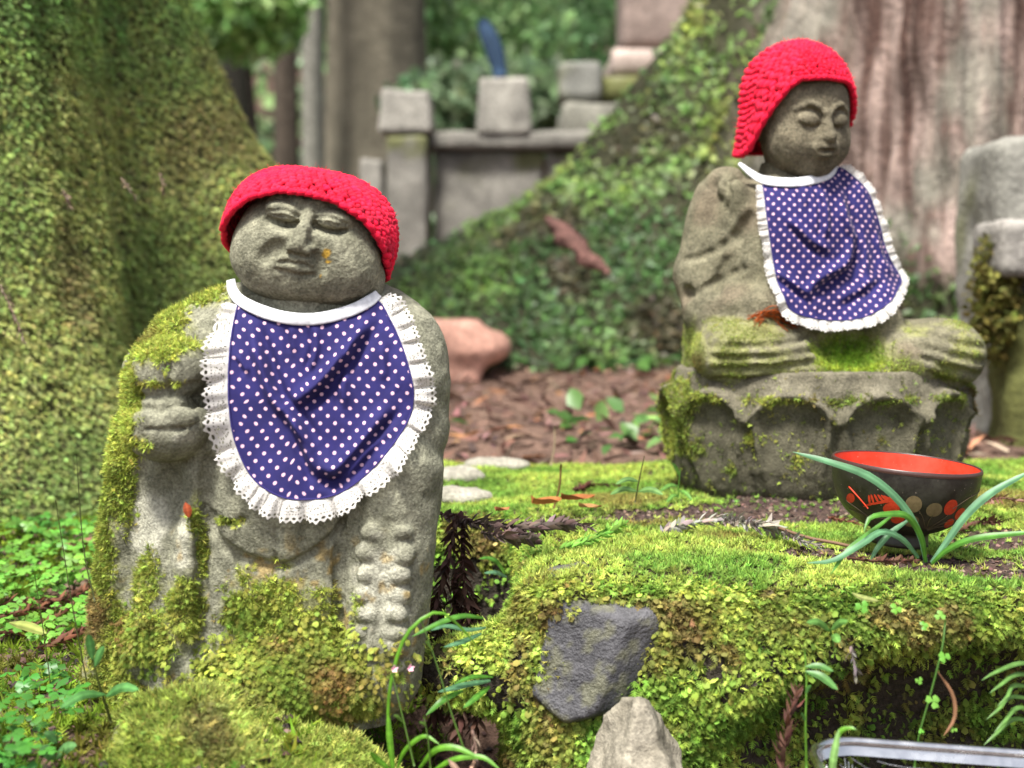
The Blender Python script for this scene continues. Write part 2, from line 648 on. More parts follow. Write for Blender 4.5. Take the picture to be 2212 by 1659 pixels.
def spaced(lo, hi, c, n, k):
    a, b = math.asinh((lo - c) / k), math.asinh((hi - c) / k)
    return c + k * np.sinh(np.linspace(a, b, n))
gx, gy = spaced(-70, 70, -.1, 190, .35), spaced(-30, 90, 1.3, 220, .45)
GX, GY = np.meshgrid(gx, gy, indexing='ij')
GV = np.stack([GX, GY, gz(GX, GY)], -1).reshape(-1, 3)
GF = grid_faces(len(gx), len(gy))
n1 = fbm(GV, 3.0, 3, 11)[:, None]
n2 = fbm(GV, 22.0, 3, 12)[:, None]
gcol = (np.array([.085, .050, .036]) * (1 - n1) + np.array([.16, .10, .075]) * n1) * (.5 + n2)
grn = sstep(.45, .62, fbm(GV, 1.6, 3, 15))[:, None] * sstep(5, 9, GV[:, 1])[:, None]
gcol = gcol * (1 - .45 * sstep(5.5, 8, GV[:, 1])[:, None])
gcol = gcol * (1 - grn) + np.array([.10, .14, .06]) * grn
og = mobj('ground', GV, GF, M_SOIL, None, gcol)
og['kind'] = 'structure'

# ------------------------------------------------------------------ ledge of mossy rock
G = Grid(-.36, 1.0, 1.0, 1.95, -.42, .06, .0095)
G.box((.008, 1.065, -.42), (1.2, 1.80, 0), .016, k=.01)
G.box((-.30, 1.40, -.42), (1.2, 1.83, .0), .02, k=.012)
G.ell((.085, 1.11, -.16), (.08, .06, .15), k=.04)                    # bulging left corner
G.ell((.32, 1.10, -.07), (.40, .05, .06), k=.02)
G.ell((.36, 1.04, -.125), (.20, .10, .085), k=.03, sub=True)       # hollow under the moss fringe
G.ell((.66, 1.05, -.14), (.22, .09, .09), k=.03, sub=True)
G.noise(.011, 9, 3)
G.noise(.006, 30, 6)
fm = G.front_map()
G.ws = G.ws - np.float32(np.median(fm[54:134, 18:72]) + .006)      # level the top at about z = 0
LV, LF = G.mesh()
LN = vnormals(LV, LF)
ledge = thing('mossy_ledge', 'broad rock ledge cushioned in bright moss under the bowl and seated statue', 'rock', (.35, 1.45, -.24))
lc = fbm(LV, 14, 3, 2)[:, None]
lcol = np.array([.030, .024, .018]) * (.5 + lc)
topm = sstep(.35, .75, LN[:, 2])
soil_n = fbm(LV, 11, 3, 31)
# bare humus: round the statue's foot, in front of the bowl and a band on the left
def blob(P, x, y, rx, ry):
    return np.exp(-(((P[:, 0] - x) / rx) ** 2 + ((P[:, 1] - y) / ry) ** 2))
def bare(P):
    b = 1.1 * blob(P, .235, 1.40, .15, .035) + 1.0 * blob(P, .33, 1.185, .10, .035) + 1.0 * blob(P, .42, 1.13, .12, .03) + .8 * blob(P, .07, 1.365, .055, .022)
    b = b + 1.0 * blob(P, .31, 1.55, .17, .14) + .7 * blob(P, .42, 1.28, .06, .05) + .5 * blob(P, .2, 1.2, .05, .015)
    return b
BARE = bare(LV)
lcol = lcol * (1 - topm[:, None]) + topm[:, None] * np.array([.055, .045, .022]) * (.6 + lc)
br = (sstep(.35, .7, BARE + .5 * (soil_n - .5)) * topm)[:, None]
lcol = lcol * (1 - br) + br * np.array([.060, .038, .030]) * (.5 + lc)
mobj('rock_body', LV, LF, M_SOIL, ledge, lcol)

MOSS_Y = srgb(192, 212, 102)
MOSS_G = srgb(140, 180, 80)
MOSS_O = srgb(160, 156, 84)
MOSS_D = srgb(80, 100, 28)
def moss_col(P, seed=0, f=16, a=MOSS_Y, b=MOSS_G, c=MOSS_O, gain=.70):
    n = sstep(.35, .65, fbm(P, f, 2, seed))[:, None]
    m = sstep(.58, .74, fbm(P, f * .8, 2, seed + 4))[:, None]
    col = a * n + b * (1 - n)
    return (col * (1 - m) + c * m) * gain

# top cushions
wt = sstep(.35, .8, LN[:, 2]) * (1 - .94 * sstep(.3, .65, BARE + .5 * (soil_n - .5))) * (LV[:, 1] < 1.9) * (1 - .95 * (LV[:, 2] < -.035) * (LV[:, 1] > 1.18) * (LV[:, 0] < .1))
P, N, vi = sample(LV, LF, 52000, wt, 1)
P = P + N * (.003 * fbm(P, 60, 2, 9)[:, None])
V, F, c = instances(STARLOW + STAR, P, N * .5 + np.array([0, 0, .8]), .0049, moss_col(P, 1), 2, colvar=.28)
mobj('moss', V, F, M_MOSS, ledge, c, False, kind='stuff')
# leafy scales on the front and the left corner
fw = (1 - .93 * sstep(1.22, 1.3, LV[:, 1]) * (1 - sstep(-.05, -.02, LV[:, 2]))) * sstep(.25, .6, -LN[:, 1] + .5 * np.abs(LN[:, 0])) * (1 - .8 * sstep(.6, .95, LN[:, 2]))
clump = fbm(LV, 26, 2, 21)
lush = np.clip(1.1 - sstep(.08, .22, LV[:, 0]), .0, 1)
lx, ly = project(LV)
slate_gap = np.exp(-(((lx - 1300) / 120) ** 4 + ((ly - 1405) / 130) ** 4))
dens = fw * (lush * sstep(.28, .48, clump) + .9 * sstep(-.07, -.02, LV[:, 2]) + (1 - lush) * (.035 + .7 * sstep(.56, .68, clump))) * (1 - .97 * slate_gap)
P, N, vi = sample(LV, LF, 37000, dens, 3)
down = np.zeros_like(P) + np.array([0, -.15, -1.0])
lf = np.clip(1.2 - sstep(.04, .2, P[:, 0]), 0.1, 1)[:, None]
cc = moss_col(P, 33, 20, srgb(194, 214, 98), srgb(128, 168, 68), srgb(150, 152, 76), .66) * (.75 + .25 * lf)
brn = sstep(.60, .72, fbm(P, 34, 2, 35))[:, None]
cc = cc * (1 - .75 * brn) + .75 * brn * np.array([.16, .11, .045])
V, F, c = instances(FERN + [(q[0] * .6, q[1]) for q in SCALE] + FERN + [(q[0] * .9, q[1]) for q in SCALE[:2]] + STAR[:2], P, N + np.array([0, -.1, .45]), .0062, cc, 4, tang=down, jitter=.5, colvar=.4)
mobj('moss_leaves', V, F, M_MOSS, ledge, c, True, kind='stuff')

# ------------------------------------------------------------------ big mossy tree on the left
def trunk_mesh(ax, ay, rfun, z0, z1, nz, nt, zpow=1.6, t0=0, t1=2 * np.pi):
    z = z0 + (z1 - z0) * np.linspace(0, 1, nz) ** zpow
    th = np.linspace(0, 2 * np.pi, nt, endpoint=False)
    Z, T = np.meshgrid(z, th, indexing='ij')
    R = rfun(T, Z)
    V = np.stack([ax + R * np.cos(T), ay + R * np.sin(T), Z], -1).reshape(-1, 3)
    F = grid_faces(nz, nt, wrap_v=True)[:, ::-1]
    return V, F

def lobe(T, a, w):
    d = (T - math.radians(a) + np.pi) % (2 * np.pi) - np.pi
    return np.exp(-(d / math.radians(w)) ** 2)

def r_left(T, Z):
    zz = np.maximum(Z + .1, 0)
    r = .50 + .16 * np.exp(-zz / .28) - .02 * zz
    r = r + (.10 * lobe(T, -52, 26) + .02 * lobe(T, -105, 30)) * np.exp(-zz / 1.2)
    r = r + .12 * lobe(T, 20, 16) * np.exp(-zz / .45) + .07 * lobe(T, 20, 18) + lobe(T, 16, 20) * (.97 * np.exp(-np.maximum(zz, .40 + .25 * np.maximum(.4 - zz, 0)) / .25) - .058) - .05 * lobe(T, -9, 11) + .01 * lobe(T, -28, 12)
    p = np.stack([np.cos(T) * 3, np.sin(T) * 3, Z * .9], -1).reshape(-1, 3)
    q = np.stack([np.cos(T), np.sin(T), Z], -1).reshape(-1, 3)
    return r + ((fbm(p, 2.2, 2, 40) - .5) * .08 + (fbm(q, 22, 3, 41) - .5) * .022).reshape(T.shape)
TLX, TLY = -1.06, 2.16
tree = thing('cedar_tree', 'huge trunk with flared foot wrapped in olive fern moss behind the round-faced statue', 'tree', (TLX, TLY, -.1))
V, F = trunk_mesh(TLX, TLY, r_left, -.18, 5.5, 150, 330, 2.0)
N = vnormals(V, F)
nn = fbm(V, 7, 3, 43)[:, None]
tcol = np.array([.075, .075, .032]) * (.4 + 1.2 * nn)
mobj('trunk', V, F, M_BARK, tree, tcol)
wt = (V[:, 2] < 1.0) * (.05 + sstep(.16, .34, fbm(V, 6, 3, 44) + .25 * (1 - sstep(.35, .6, V[:, 2]))))
P, N, vi = sample(V, F, 62000, wt, 5)
ol = moss_col(P, 50, 7, srgb(166, 174, 104), srgb(126, 144, 82), srgb(138, 136, 86), .95)
back = sstep(.40, .52, P[:, 2] - .9 * (P[:, 0] + .62))[:, None] * sstep(.02, .2, N[:, 0:1] - .55)
ol = ol * (1 - back) + back * moss_col(P, 51, 9, srgb(152, 178, 100), srgb(116, 146, 82), srgb(130, 132, 84), 1.05)
down = np.zeros_like(P) + np.array([.25, -.2, -1.0])
V, F, c = instances(FERN3, P + N * .002, N + np.array([0, -.2, .35]), .0086, ol, 6, tang=down, jitter=.45, colvar=.3)
mobj('moss', V, F, M_MOSS, tree, c, False, kind='stuff')

# ------------------------------------------------------------------ great cedar on the right with its mossy root
RX, RY = 1.22, 3.75
def r_right(T, Z):
    zz = np.maximum(Z, 0)
    r = .62 + .10 * np.exp(-zz / .5) - .015 * zz
    r = r + 1.63 * lobe(T, 186, 24) * np.exp(-zz / .33)
    rp = np.stack([np.cos(T) * 2, np.sin(T) * 2, Z * 1.5], -1).reshape(-1, 3)
    r = r + .30 * (fbm(rp, 4.5, 3, 59).reshape(T.shape) - .5) * np.exp(-zz / .6) * lobe(T, 186, 50)
    r = r + .28 * lobe(T, -78, 22) * np.exp(-zz / .25) + .25 * lobe(T, -20, 25) * np.exp(-zz / .3)
    p = np.stack([np.cos(T) * 2.2, np.sin(T) * 2.2, Z * .35], -1).reshape(-1, 3)
    q = np.stack([np.cos(T) * 3, np.sin(T) * 3, Z * .6], -1).reshape(-1, 3)
    rg = np.abs(fbm(q, 7, 2, 61) - .5) * 2
    q2 = np.stack([np.cos(T) * 3, np.sin(T) * 3, Z * .25], -1).reshape(-1, 3)
    rg2 = np.abs(fbm(q2, 17, 2, 62) - .5) * 2
    return r + ((fbm(p, 1.6, 2, 60) - .5) * .16 + (rg - .3) * .05 + (rg2 - .3) * .045).reshape(T.shape)
tree2 = thing('cedar_tree', 'great cedar with furrowed pinkish grey bark and a mossy root slope', 'tree', (RX, RY, 0))
V, F = trunk_mesh(RX, RY, r_right, -.25, 9.0, 110, 560, 2.2)
V[:, 2] += .02
q = np.stack([np.cos(np.arctan2(V[:, 1] - RY, V[:, 0] - RX)) * 3, np.sin(np.arctan2(V[:, 1] - RY, V[:, 0] - RX)) * 3, V[:, 2] * .35], -1)
a = sstep(.36, .64, fbm(q, 13, 3, 63))[:, None]
b = fbm(q, 3.3, 2, 64)[:, None]
bc = np.array([.085, .048, .038]) * (1 - a) + np.array([.30, .225, .195]) * a
bc = bc * (.45 + .9 * b)
lich = sstep(.56, .66, fbm(V, 5, 3, 65))[:, None]
bc = bc * (1 - .7 * lich) + .7 * lich * np.array([.22, .22, .18])
mossy = sstep(.0, .25, 1.45 * np.exp(-np.maximum(V[:, 2], 0) / .5) - .75 + .5 * (fbm(V, 4, 3, 66) - .5) + .75 * lobe(np.arctan2(V[:, 1] - RY, V[:, 0] - RX), 188, 26))
bc = bc * (1 - mossy[:, None]) + mossy[:, None] * np.array([.035, .035, .018])
mobj('trunk', V, F, M_BARK, tree2, bc)
P, N, vi = sample(V, F, 28000, mossy * (V[:, 2] < 1.4) * (.25 + sstep(.35, .55, fbm(V, 6, 3, 67))), 7)
brn = sstep(.56, .66, fbm(P, 5, 3, 69))[:, None]
gc = moss_col(P, 68, 4, srgb(138, 172, 92), srgb(84, 118, 66), srgb(158, 166, 84), .80)
gc = gc * (1 - .8 * brn) + .8 * brn * np.array([.10, .065, .045])
V, F, c = instances(LEAF + FERN, P, N * .6 + np.array([0, -.4, .6]), .019, gc, 8, jitter=.55, colvar=.4)
mobj('moss', V, F, M_LEAF, tree2, c, False, kind='stuff')
def leaf_cloud(n, c, r, size, col, seed, hollow=.35, colvar=.35):
    g = np.random.default_rng(seed)
    d = norm(g.normal(size=(n, 3)))
    rr = hollow + (1 - hollow) * g.random(n) ** .6
    P = d * rr[:, None]
    k = fbm(P * 2 + seed, 2.5, 2, seed)
    P = P[k > .42] * np.array(r) + np.array(c)
    N = norm(g.normal(size=P.shape) + np.array([0, -.2, .8]))
    return instances(LEAF, P, N, size, col, seed, jitter=.5, colvar=colvar)

def crown(par, c, r, n, seed, col=srgb(70, 100, 42) * .6):
    V, F, cc = leaf_cloud(n // 2, c, r, .22, col, seed)
    mobj('crown', V, F, M_LEAF, par, cc, False)

# loose bark lying on the root slope
def bark_piece(pts, w, t, label, col):
    path = spline(pts, 14)
    r = np.interp(np.linspace(0, 1, 14), [0, .15, .85, 1], [.4, 1, .9, .3]) * w
    V, F = tube(path, r, 10)
    ctr = np.repeat(path, 10, 0)
    off = (V[:140] - ctr) * (1 + 2.2 * (fbm(V[:140], 45, 2, 3) - .5))[:, None]
    off[:, 1:] *= .45
    V[:140] = ctr + off
    return tag(mobj('bark_piece', V, F, M_BARK, None, col), label, 'bark')
bark_piece([px(1185, 470, 3.02), px(1240, 530, 2.95), px(1315, 590, 2.92)], .026, .02, 'reddish brown bark slab lying on the mossy root slope', np.array([.12, .06, .05]))

# ------------------------------------------------------------------ stones behind
def rough_box(lo, hi, r, h, name, parent, base, mat=M_BGSTONE, amp=.012, freq=9, seed=0, moss=0.0, taper=0.0):
    lo, hi = np.array(lo, float), np.array(hi, float)
    m = 3 * h + amp
    g = Grid(lo[0] - m, hi[0] + m, lo[1] - m, hi[1] + m, lo[2] - m, hi[2] + m, h)
    g.box(lo, hi, r, k=h)
    g.noise(amp, freq, seed)
    g.noise(amp * .35, freq * 4, seed + 3)
    V, F = g.mesh()
    if taper:
        t = (V[:, 2] - lo[2]) / (hi[2] - lo[2])
        c = (lo + hi) / 2
        V[:, :2] = c[:2] + (V[:, :2] - c[:2]) * (1 - taper * t)[:, None]
    n = fbm(V, freq * 1.4, 3, seed + 7)[:, None]
    col = np.array(base) * (.55 + .9 * n)
    if moss:
        mm = .75 * sstep(1 - moss, 1.02 - moss + .12, fbm(V, 5, 3, seed + 9))[:, None]
        col = col * (1 - mm) + mm * np.array([.11, .12, .03])
    return mobj(name, V, F, mat, parent, col)

def pbox(x0, x1, y0, y1, D, dep):
    a, b = px(x0, y1, D), px(x1, y0, D)
    return (a[0], D, a[2]), (b[0], D + dep, b[2])

GREY = np.array([.22, .21, .185])
wall = thing('stone_fence', 'grey stone fence of posts and slabs stained with moss', 'fence', tuple(px(1050, 600, 5.2)))
for i, (x0, x1, y0, y1, D, dep, nm, mo, tp) in enumerate([
        (815, 935, 190, 287, 5.0, .22, 'post', .0, .12),
        (1028, 1148, 165, 292, 5.05, .22, 'post', .0, .10),
        (835, 922, 292, 640, 5.0, .22, 'slab', .5, 0),
        (940, 1175, 325, 640, 5.1, .15, 'slab', .56, 0),
        (1180, 1430, 325, 640, 5.1, .15, 'slab', .55, 0),
        (925, 1360, 283, 321, 5.06, .24, 'rail', .12, 0),
        (770, 832, 340, 640, 4.96, .2, 'slab', .25, .25)]):
    lo, hi = pbox(x0, x1, y0, y1, D, dep)
    if y1 == 640:
        lo = (lo[0], lo[1], min(lo[2], .05))
    rough_box(lo, hi, .010, .014, nm, wall, GREY * (1.25 if y1 < 300 else .95), seed=i, moss=mo, taper=tp, amp=.007)
mon = thing('stone_monument', 'tall pale pinkish gravestone on a stepped mossy base behind the fence', 'gravestone', tuple(px(1430, 420, 5.9)))
for i, (x0, x1, y0, y1, D, dep, nm, mo, base) in enumerate([
        (1345, 1570, -420, 100, 5.75, .35, 'stone_shaft', 0, (.20, .155, .135)),
        (1322, 1600, 104, 160, 5.65, .55, 'plinth', .1, (.33, .265, .235)),
        (1270, 1660, 164, 215, 5.5, .75, 'plinth', .5, (.16, .16, .10)),
        (1215, 1700, 219, 420, 5.4, .95, 'plinth', .35, (.19, .185, .155))]):
    lo, hi = pbox(x0, x1, y0, y1, D, dep)
    rough_box(lo, hi, .012, .022, nm, mon, base, seed=30 + i, moss=mo, amp=.010)
lo, hi = pbox(1205, 1300, 130, 216, 5.45, .2)
tag(rough_box(lo, hi, .02, .016, 'stone_block', None, (.20, .20, .18), seed=44, moss=.45, amp=.010), 'small rounded grey stone beside the mossy monument steps', 'stone')
# blue board leaning behind the post
a, b = px(1082, 168, 5.4), px(1040, 45, 5.45)
V, F = tube(spline([a, (a + b) / 2 + np.array([.01, 0, 0]), b], 8), [.024, .030, .034, .036, .036, .035, .030, .022], 6)
tag(mobj('blue_post', V, F, M_BGSTONE, None, np.array([.022, .045, .085])), 'narrow dark blue board leaning behind the pale stone post', 'board')

# carved grey stone on the right
pil = thing('stone_pillar', 'lichen grey stone pillar with a projecting block beside the seated statue', 'stone', tuple(px(2180, 960, 2.3)))
lo, hi = pbox(2052, 2420, 292, 1000, 2.2, .22)
lo = (float(px(2052, 900, 2.42)[0]), lo[1], lo[2])
rough_box((lo[0], lo[1], -.08), hi, .022, .010, 'shaft', pil, (.21, .205, .18), seed=50, moss=.28, amp=.007, freq=16)
lo, hi = pbox(2163, 2460, 472, 600, 2.06, .14)
rough_box(lo, hi, .012, .010, 'block', pil, (.24, .225, .205), seed=52, moss=.1, amp=.004, freq=18)
lo, hi = pbox(2178, 2440, 640, 990, 2.10, .11)
rough_box((lo[0], lo[1], -.08), hi, .02, .011, 'foot', pil, (.06, .05, .035), seed=53, moss=.5, amp=.012, freq=16)  # dark base tone paints the shadow beneath the block; moss blotches over it
V, F, c = leaf_cloud(2600, px(2150, 640, 2.12), (.035, .05, .10), .010, MOSS_O * .4, 77, .2)
mobj('moss', V, F, M_MOSS, pil, c, False, kind='stuff')

# red rock
g = Grid(-.28, .12, 2.8, 3.4, -.1, .25, .011)
c0 = px(1005, 728, 3.05)
g.ell((c0[0] + .01, 3.05, c0[2] - .02), (.085, .12, .045), k=.02)
g.box((c0[0] - .10, 2.95, c0[2] - .1), (c0[0] + .03, 3.2, c0[2] + .03), .012, k=.03)
g.noise(.012, 14, 4)
V, F = g.mesh()
n = fbm(V, 30, 3, 2)[:, None]
tag(mobj('red_rock', V, F, M_BGSTONE, None, np.array([.50, .28, .215]) * (.65 + .7 * n)), 'flat salmon red rock lying at the foot of the mossy root', 'rock')

# ------------------------------------------------------------------ forest behind
def far_tree(x0, x1, D, base, seed, label, fol=True):
    a, b = px(x0, 300, D)[0], px(x1, 300, D)[0]
    cx, r0 = (a + b) / 2, (b - a) / 2
    zb = float(gz(np.array([cx]), np.array([D]))[0]) - .1
    def rf(T, Z):
        p = np.stack([np.cos(T) * 2.5, np.sin(T) * 2.5, Z * .25], -1).reshape(-1, 3)
        return r0 * (1 - .045 * (Z - zb) + .35 * np.exp(-(Z - zb) / .35)) * (1 + .25 * (fbm(p, 3, 2, seed) - .5)).reshape(T.shape)
    t = thing('cedar_tree', label, 'tree', (cx, D, zb))
    V, F = trunk_mesh(cx, D, rf, zb, zb + 9, 50, 40, 1.3)
    p = np.stack([V[:, 0] * 3, V[:, 1] * 3, V[:, 2] * .4], -1)
    n = fbm(p, 5, 3, seed + 2)[:, None]
    mobj('trunk', V, F, M_BARK, t, np.array(base) * (.5 + n))
    if fol:
        crown(t, (cx, D, zb + 9.0), (1.5, 1.5, 1.8), 700, seed)
    return t
far_tree(592, 645, 8.2, (.07, .055, .042), 101, 'slim dark brown cedar trunk in the far shade')
far_tree(652, 700, 9.0, (.17, .165, .14), 102, 'slim pale grey cedar trunk beside the dark one')
far_tree(705, 925, 9.6, (.13, .115, .085), 103, 'broad olive grey cedar trunk behind the stone fence')
far_tree(1155, 1215, 13.0, (.09, .085, .06), 104, 'distant thin trunk among the bright green leaves')
far_tree(480, 540, 11.5, (.05, .045, .035), 105, 'dim trunk behind the left bush')
far_tree(-250, 30, 9.0, (.14, .12, .09), 106, 'wide trunk hidden behind the huge mossy tree')
far_tree(1640, 1760, 11.0, (.12, .10, .08), 107, 'trunk standing behind the great cedar')
def bush(x, y, D, r, n, col, seed, label, size=.06):
    n = int(n * 1.7)
    col = np.asarray(col) * 1.25 + .02  # leaf colours lifted and paled: distance haze painted into them
    c = px(x, y, D)
    zb = float(gz(np.array([c[0]]), np.array([D]))[0])
    t = thing('bush', label, 'bush', (c[0], D, zb))
    V, F = tube(spline([(c[0], D, zb - .05), (c[0] + .05, D, (zb + c[2]) / 2), tuple(c)], 6), [.03, .028, .025, .02, .015, .01], 6)
    mobj('stem', V, F, M_BARK, t, np.array([.05, .04, .03]))
    V, F, cc = leaf_cloud(n, c, r, size, col, seed, .1)
    mobj('foliage', V, F, M_LEAF, t, cc, False)
bush(525, 20, 7.4, (.33, .35, .24), 2600, srgb(128, 164, 92) * .8, 201, 'bright green bush between the mossy trunk and dark cedar')
bush(1010, 60, 10.5, (.75, .5, .62), 3600, srgb(128, 160, 104) * .85, 202, 'light green bush over the stone posts')
bush(1240, 90, 11.5, (.85, .5, .75), 3800, srgb(112, 148, 96) * .85, 203, 'leafy green bush left of the gravestone')
bush(700, -60, 12.5, (1.1, .6, .8), 2600, srgb(118, 146, 92) * .85, 204, 'dull green bush high behind the cedars')
bush(1100, 230, 8.0, (.7, .3, .25), 1800, srgb(98, 122, 86) * .8, 205, 'low dark bush behind the fence posts', .08)
# undergrowth on the far slope
r = np.random.default_rng(9)
n = 9000
xx = r.uniform(-9, 9, n)
yy = r.uniform(6.5, 24, n)
P = np.stack([xx, yy, gz(xx, yy) + .15 * r.random(n)], -1)
k = fbm(P, .7, 2, 77)
P = P[k > .42]
V, F, c = instances(LEAF, P, np.tile([0, -.5, .8], (len(P), 1)), .20, srgb(110, 136, 90) * .85, 10, jitter=.6, colvar=.45)
mobj('undergrowth', V, F, M_LEAF, None, c, False, kind='stuff')
# needle litter and seedlings on the ground behind the ledge
n = 11000
xx, yy = r.uniform(-.9, 1.6, n), 1.75 + 3.2 * r.random(n) ** 1.4
P = np.stack([xx, yy, gz(xx, yy) + .006 * r.random(n)], -1)
FLAKE = [(np.array([[-.12, 0, 0], [.12, 0, .03], [.15, .5, .1], [.02, 1, .04], [-.1, .5, .05]]), np.array([(0, 1, 2), (0, 2, 4), (4, 2, 3)])) for _ in range(1)]
cl = r.choice(4, n, p=[.45, .3, .15, .1])
lc = np.array([[.15, .085, .065], [.085, .05, .042], [.26, .17, .14], [.30, .15, .07]])[cl]
V, F, c = instances(FLAKE, P, np.tile([0, 0, 1.], (n, 1)), .032, lc, 11, jitter=.35, colvar=.3)
mobj('needle_litter', V, F, M_DRY, None, c, False, kind='stuff')
n = 2600
xx, yy = r.uniform(-.9, 1.6, n), r.uniform(1.8, 4.4, n)
P = np.stack([xx, yy, gz(xx, yy) + .01 + .02 * r.random(n)], -1)
P = P[fbm(P, 3.2, 2, 90) > .5]
V, F, c = instances(LEAF, P, np.tile([0, -.2, 1.], (len(P), 1)), .030, moss_col(P, 91, 3, srgb(128, 176, 96), srgb(84, 128, 60), srgb(150, 150, 60), .6), 12, jitter=.4)
mobj('seedlings', V, F, M_LEAF, None, c, False, kind='stuff')
# ------------------------------------------------------------------ statues (modelled in photo units: x right, y down, w towards the camera)
def to_world(V, D):
    s = D / FOC
    W = px(V[:, 0], V[:, 1], D)
    W[:, 1] -= (V[:, 2] - (100 if D < 1.3 else 90)) * s
    return W

def stone_col(V, base, alt, seed, f=.018, lich=None, lseed=0):
    n = fbm(V, f, 3, seed)[:, None]
    m = fbm(V, f * 4, 3, seed + 2)[:, None]
    c = np.array(base) * (1 - n) + np.array(alt) * n
    return c * (.65 + .7 * m)

def blobs(V, L):
    """soft spots (x, y, rx, ry, weight) in photo units"""
    a = np.zeros(len(V))
    for x, y, rx, ry, w in L:
        a = np.maximum(a, w * np.exp(-(((V[:, 0] - x) / rx) ** 2 + ((V[:, 1] - y) / ry) ** 2)))
    return a

# ---- round-faced statue -------------------------------------------------
D1 = 1.085
g = Grid(150, 1010, 585, 1560, -230, 330, 5.8)
g.loft([(600, 655, 90, 0, 60), (612, 652, 170, 0, 90), (628, 648, 205, 0, 108), (652, 643, 248, 0, 130), (690, 640, 284, 0, 150),
        (750, 637, 308, 0, 165), (850, 628, 328, 5, 178), (950, 612, 332, 8, 186), (1100, 592, 330, 8, 190), (1300, 563, 333, 8, 196),
        (1490, 538, 336, 5, 205), (1560, 530, 338, 5, 205)], n=2.5, k=12)
g.cap((655, 590, 40), (655, 690, 40), 112, 118, k=16)                 # neck
g.ell((896, 832, 55), (68, 148, 105), k=34)                         # right upper arm
g.ell((920, 930, 85), (50, 66, 70), k=24)
g.ell((374, 800, 60), (72, 128, 108), k=44)                         # left shoulder
g.ell((600, 1080, 120), (165, 150, 100), k=40)                      # belly
# hollow below the raised hand and the long channels of the sleeves
g.ell((374, 1058, 205), (78, 76, 78), k=20, sub=True)
g.cap((345, 1040, 235), (318, 1240, 235), 30, 22, k=30, sub=True)
# sleeve folds
for pts, r in (([(452, 960), (440, 1100), (418, 1250), (396, 1390)], 30), ([(282, 930), (262, 1120), (240, 1300), (214, 1460)], 40),
               ([(360, 1180), (340, 1300), (318, 1420)], 26)):
    P_ = spline([(a, b, 0) for a, b in pts], 8)
    g.poly([(a, b, max(g.front(a, b) - 8, 90)) for a, b, _ in P_], r, k=22, sub=False)
g.groove([(474, 985), (464, 1100), (457, 1250), (452, 1420)], 15, 2, k=12)
# forearm, fist and cuff
g.cap((318, 800, 70), (345, 900, 150), 62, 58, k=25)
g.ell((388, 792, 190), (80, 66, 64), k=14)
g.ell((385, 915, 200), (92, 72, 70), k=10)
g.groove([(312, 868), (380, 873), (455, 862)], 13, 4, k=8)
g.groove([(320, 826), (390, 833), (452, 822)], 7, 1, k=6)
g.groove([(398, 775), (400, 845)], 6, 1, k=6)
g.groove([(345, 905), (400, 912), (455, 902)], 6, 1, k=6)
g.ell((350, 893, 252), (26, 18, 16), k=8)
g.ell((425, 886, 250), (30, 17, 16), k=8)
# right sleeve panel with strings of beads
g.cap((868, 1010, 118), (826, 1440, 140), 92, 88, k=16, flat=(1, 1, .9))
g.groove([(748, 1120), (742, 1250), (738, 1400), (748, 1470)], 14, 2, k=10)
yb = 1112
for i in range(8):
    hgt = [40, 44, 44, 40, 38, 38, 36, 34][i]
    for cx in (812 - 4.0 * i, 880 - 3.6 * i):
        y_ = yb + hgt / 2 + random.uniform(-2, 2)
        wx = random.uniform(21, 32)
        g.ell((cx + random.uniform(-3, 3), y_, g.front(cx, y_) - random.uniform(0, 5)), (wx, hgt / 2 + random.uniform(-1, 3), 18), k=5, rot=random.uniform(-8, 8))
    yb += hgt
g.groove([(846, 1110), (835, 1250), (822, 1390)], 9, 5, k=6)
# neckline of the robe
g.groove([(462, 1085), (485, 1140), (540, 1186), (610, 1206), (680, 1184), (735, 1140), (752, 1100)], 11, 2, k=6)
g.groove([(475, 1092), (512, 1112), (552, 1104)], 6, 1, k=5)
g.groove([(615, 1120), (612, 1200)], 4, 0, k=4)
g.groove([(612, 1206), (600, 1290), (570, 1350)], 6, 1, k=6)
g.groove([(530, 1190), (560, 1290), (640, 1360)], 5, 1, k=6)
g.ell((640, 1455, 175), (205, 75, 50), k=45)                        # low swell at the hem
g.ell((560, 1340, 222), (62, 60, 30), k=25, sub=True)
g.noise(5.0, .016, 3)
g.noise(2.4, .06, 5)
V1, F1 = g.mesh()
BODY1 = g
s1_loc = to_world(np.array([[600, 1500, 0.]]), D1)[0]
st1 = thing('stone_statue', 'standing mossy stone figure with wide round tilted face and one raised fist', 'statue', tuple(s1_loc))
col = stone_col(V1, (.108, .108, .074), (.285, .282, .21), 71)
lichen = sstep(.40, .7, blobs(V1, [(330, 1130, 60, 90, 1), (830, 1250, 90, 150, .8), (420, 1150, 30, 110, .7), (430, 930, 40, 30, .6)]) + .5 * (fbm(V1, .05, 3, 75) - .5))[:, None]
col = col * (1 - .6 * lichen) + .6 * lichen * np.array([.44, .43, .35])
och = sstep(.60, .72, fbm(V1, .035, 3, 76))[:, None] * sstep(1100, 1200, V1[:, 1])[:, None]
col = col * (1 - .6 * och) + .6 * och * np.array([.26, .17, .04])
N1 = vnormals(V1, F1)
upn = -N1[:, 1]
upn = upn if N1[np.argmax(V1[:, 2]), 2] > 0 else -upn
nz = fbm(V1, .028, 3, 81)
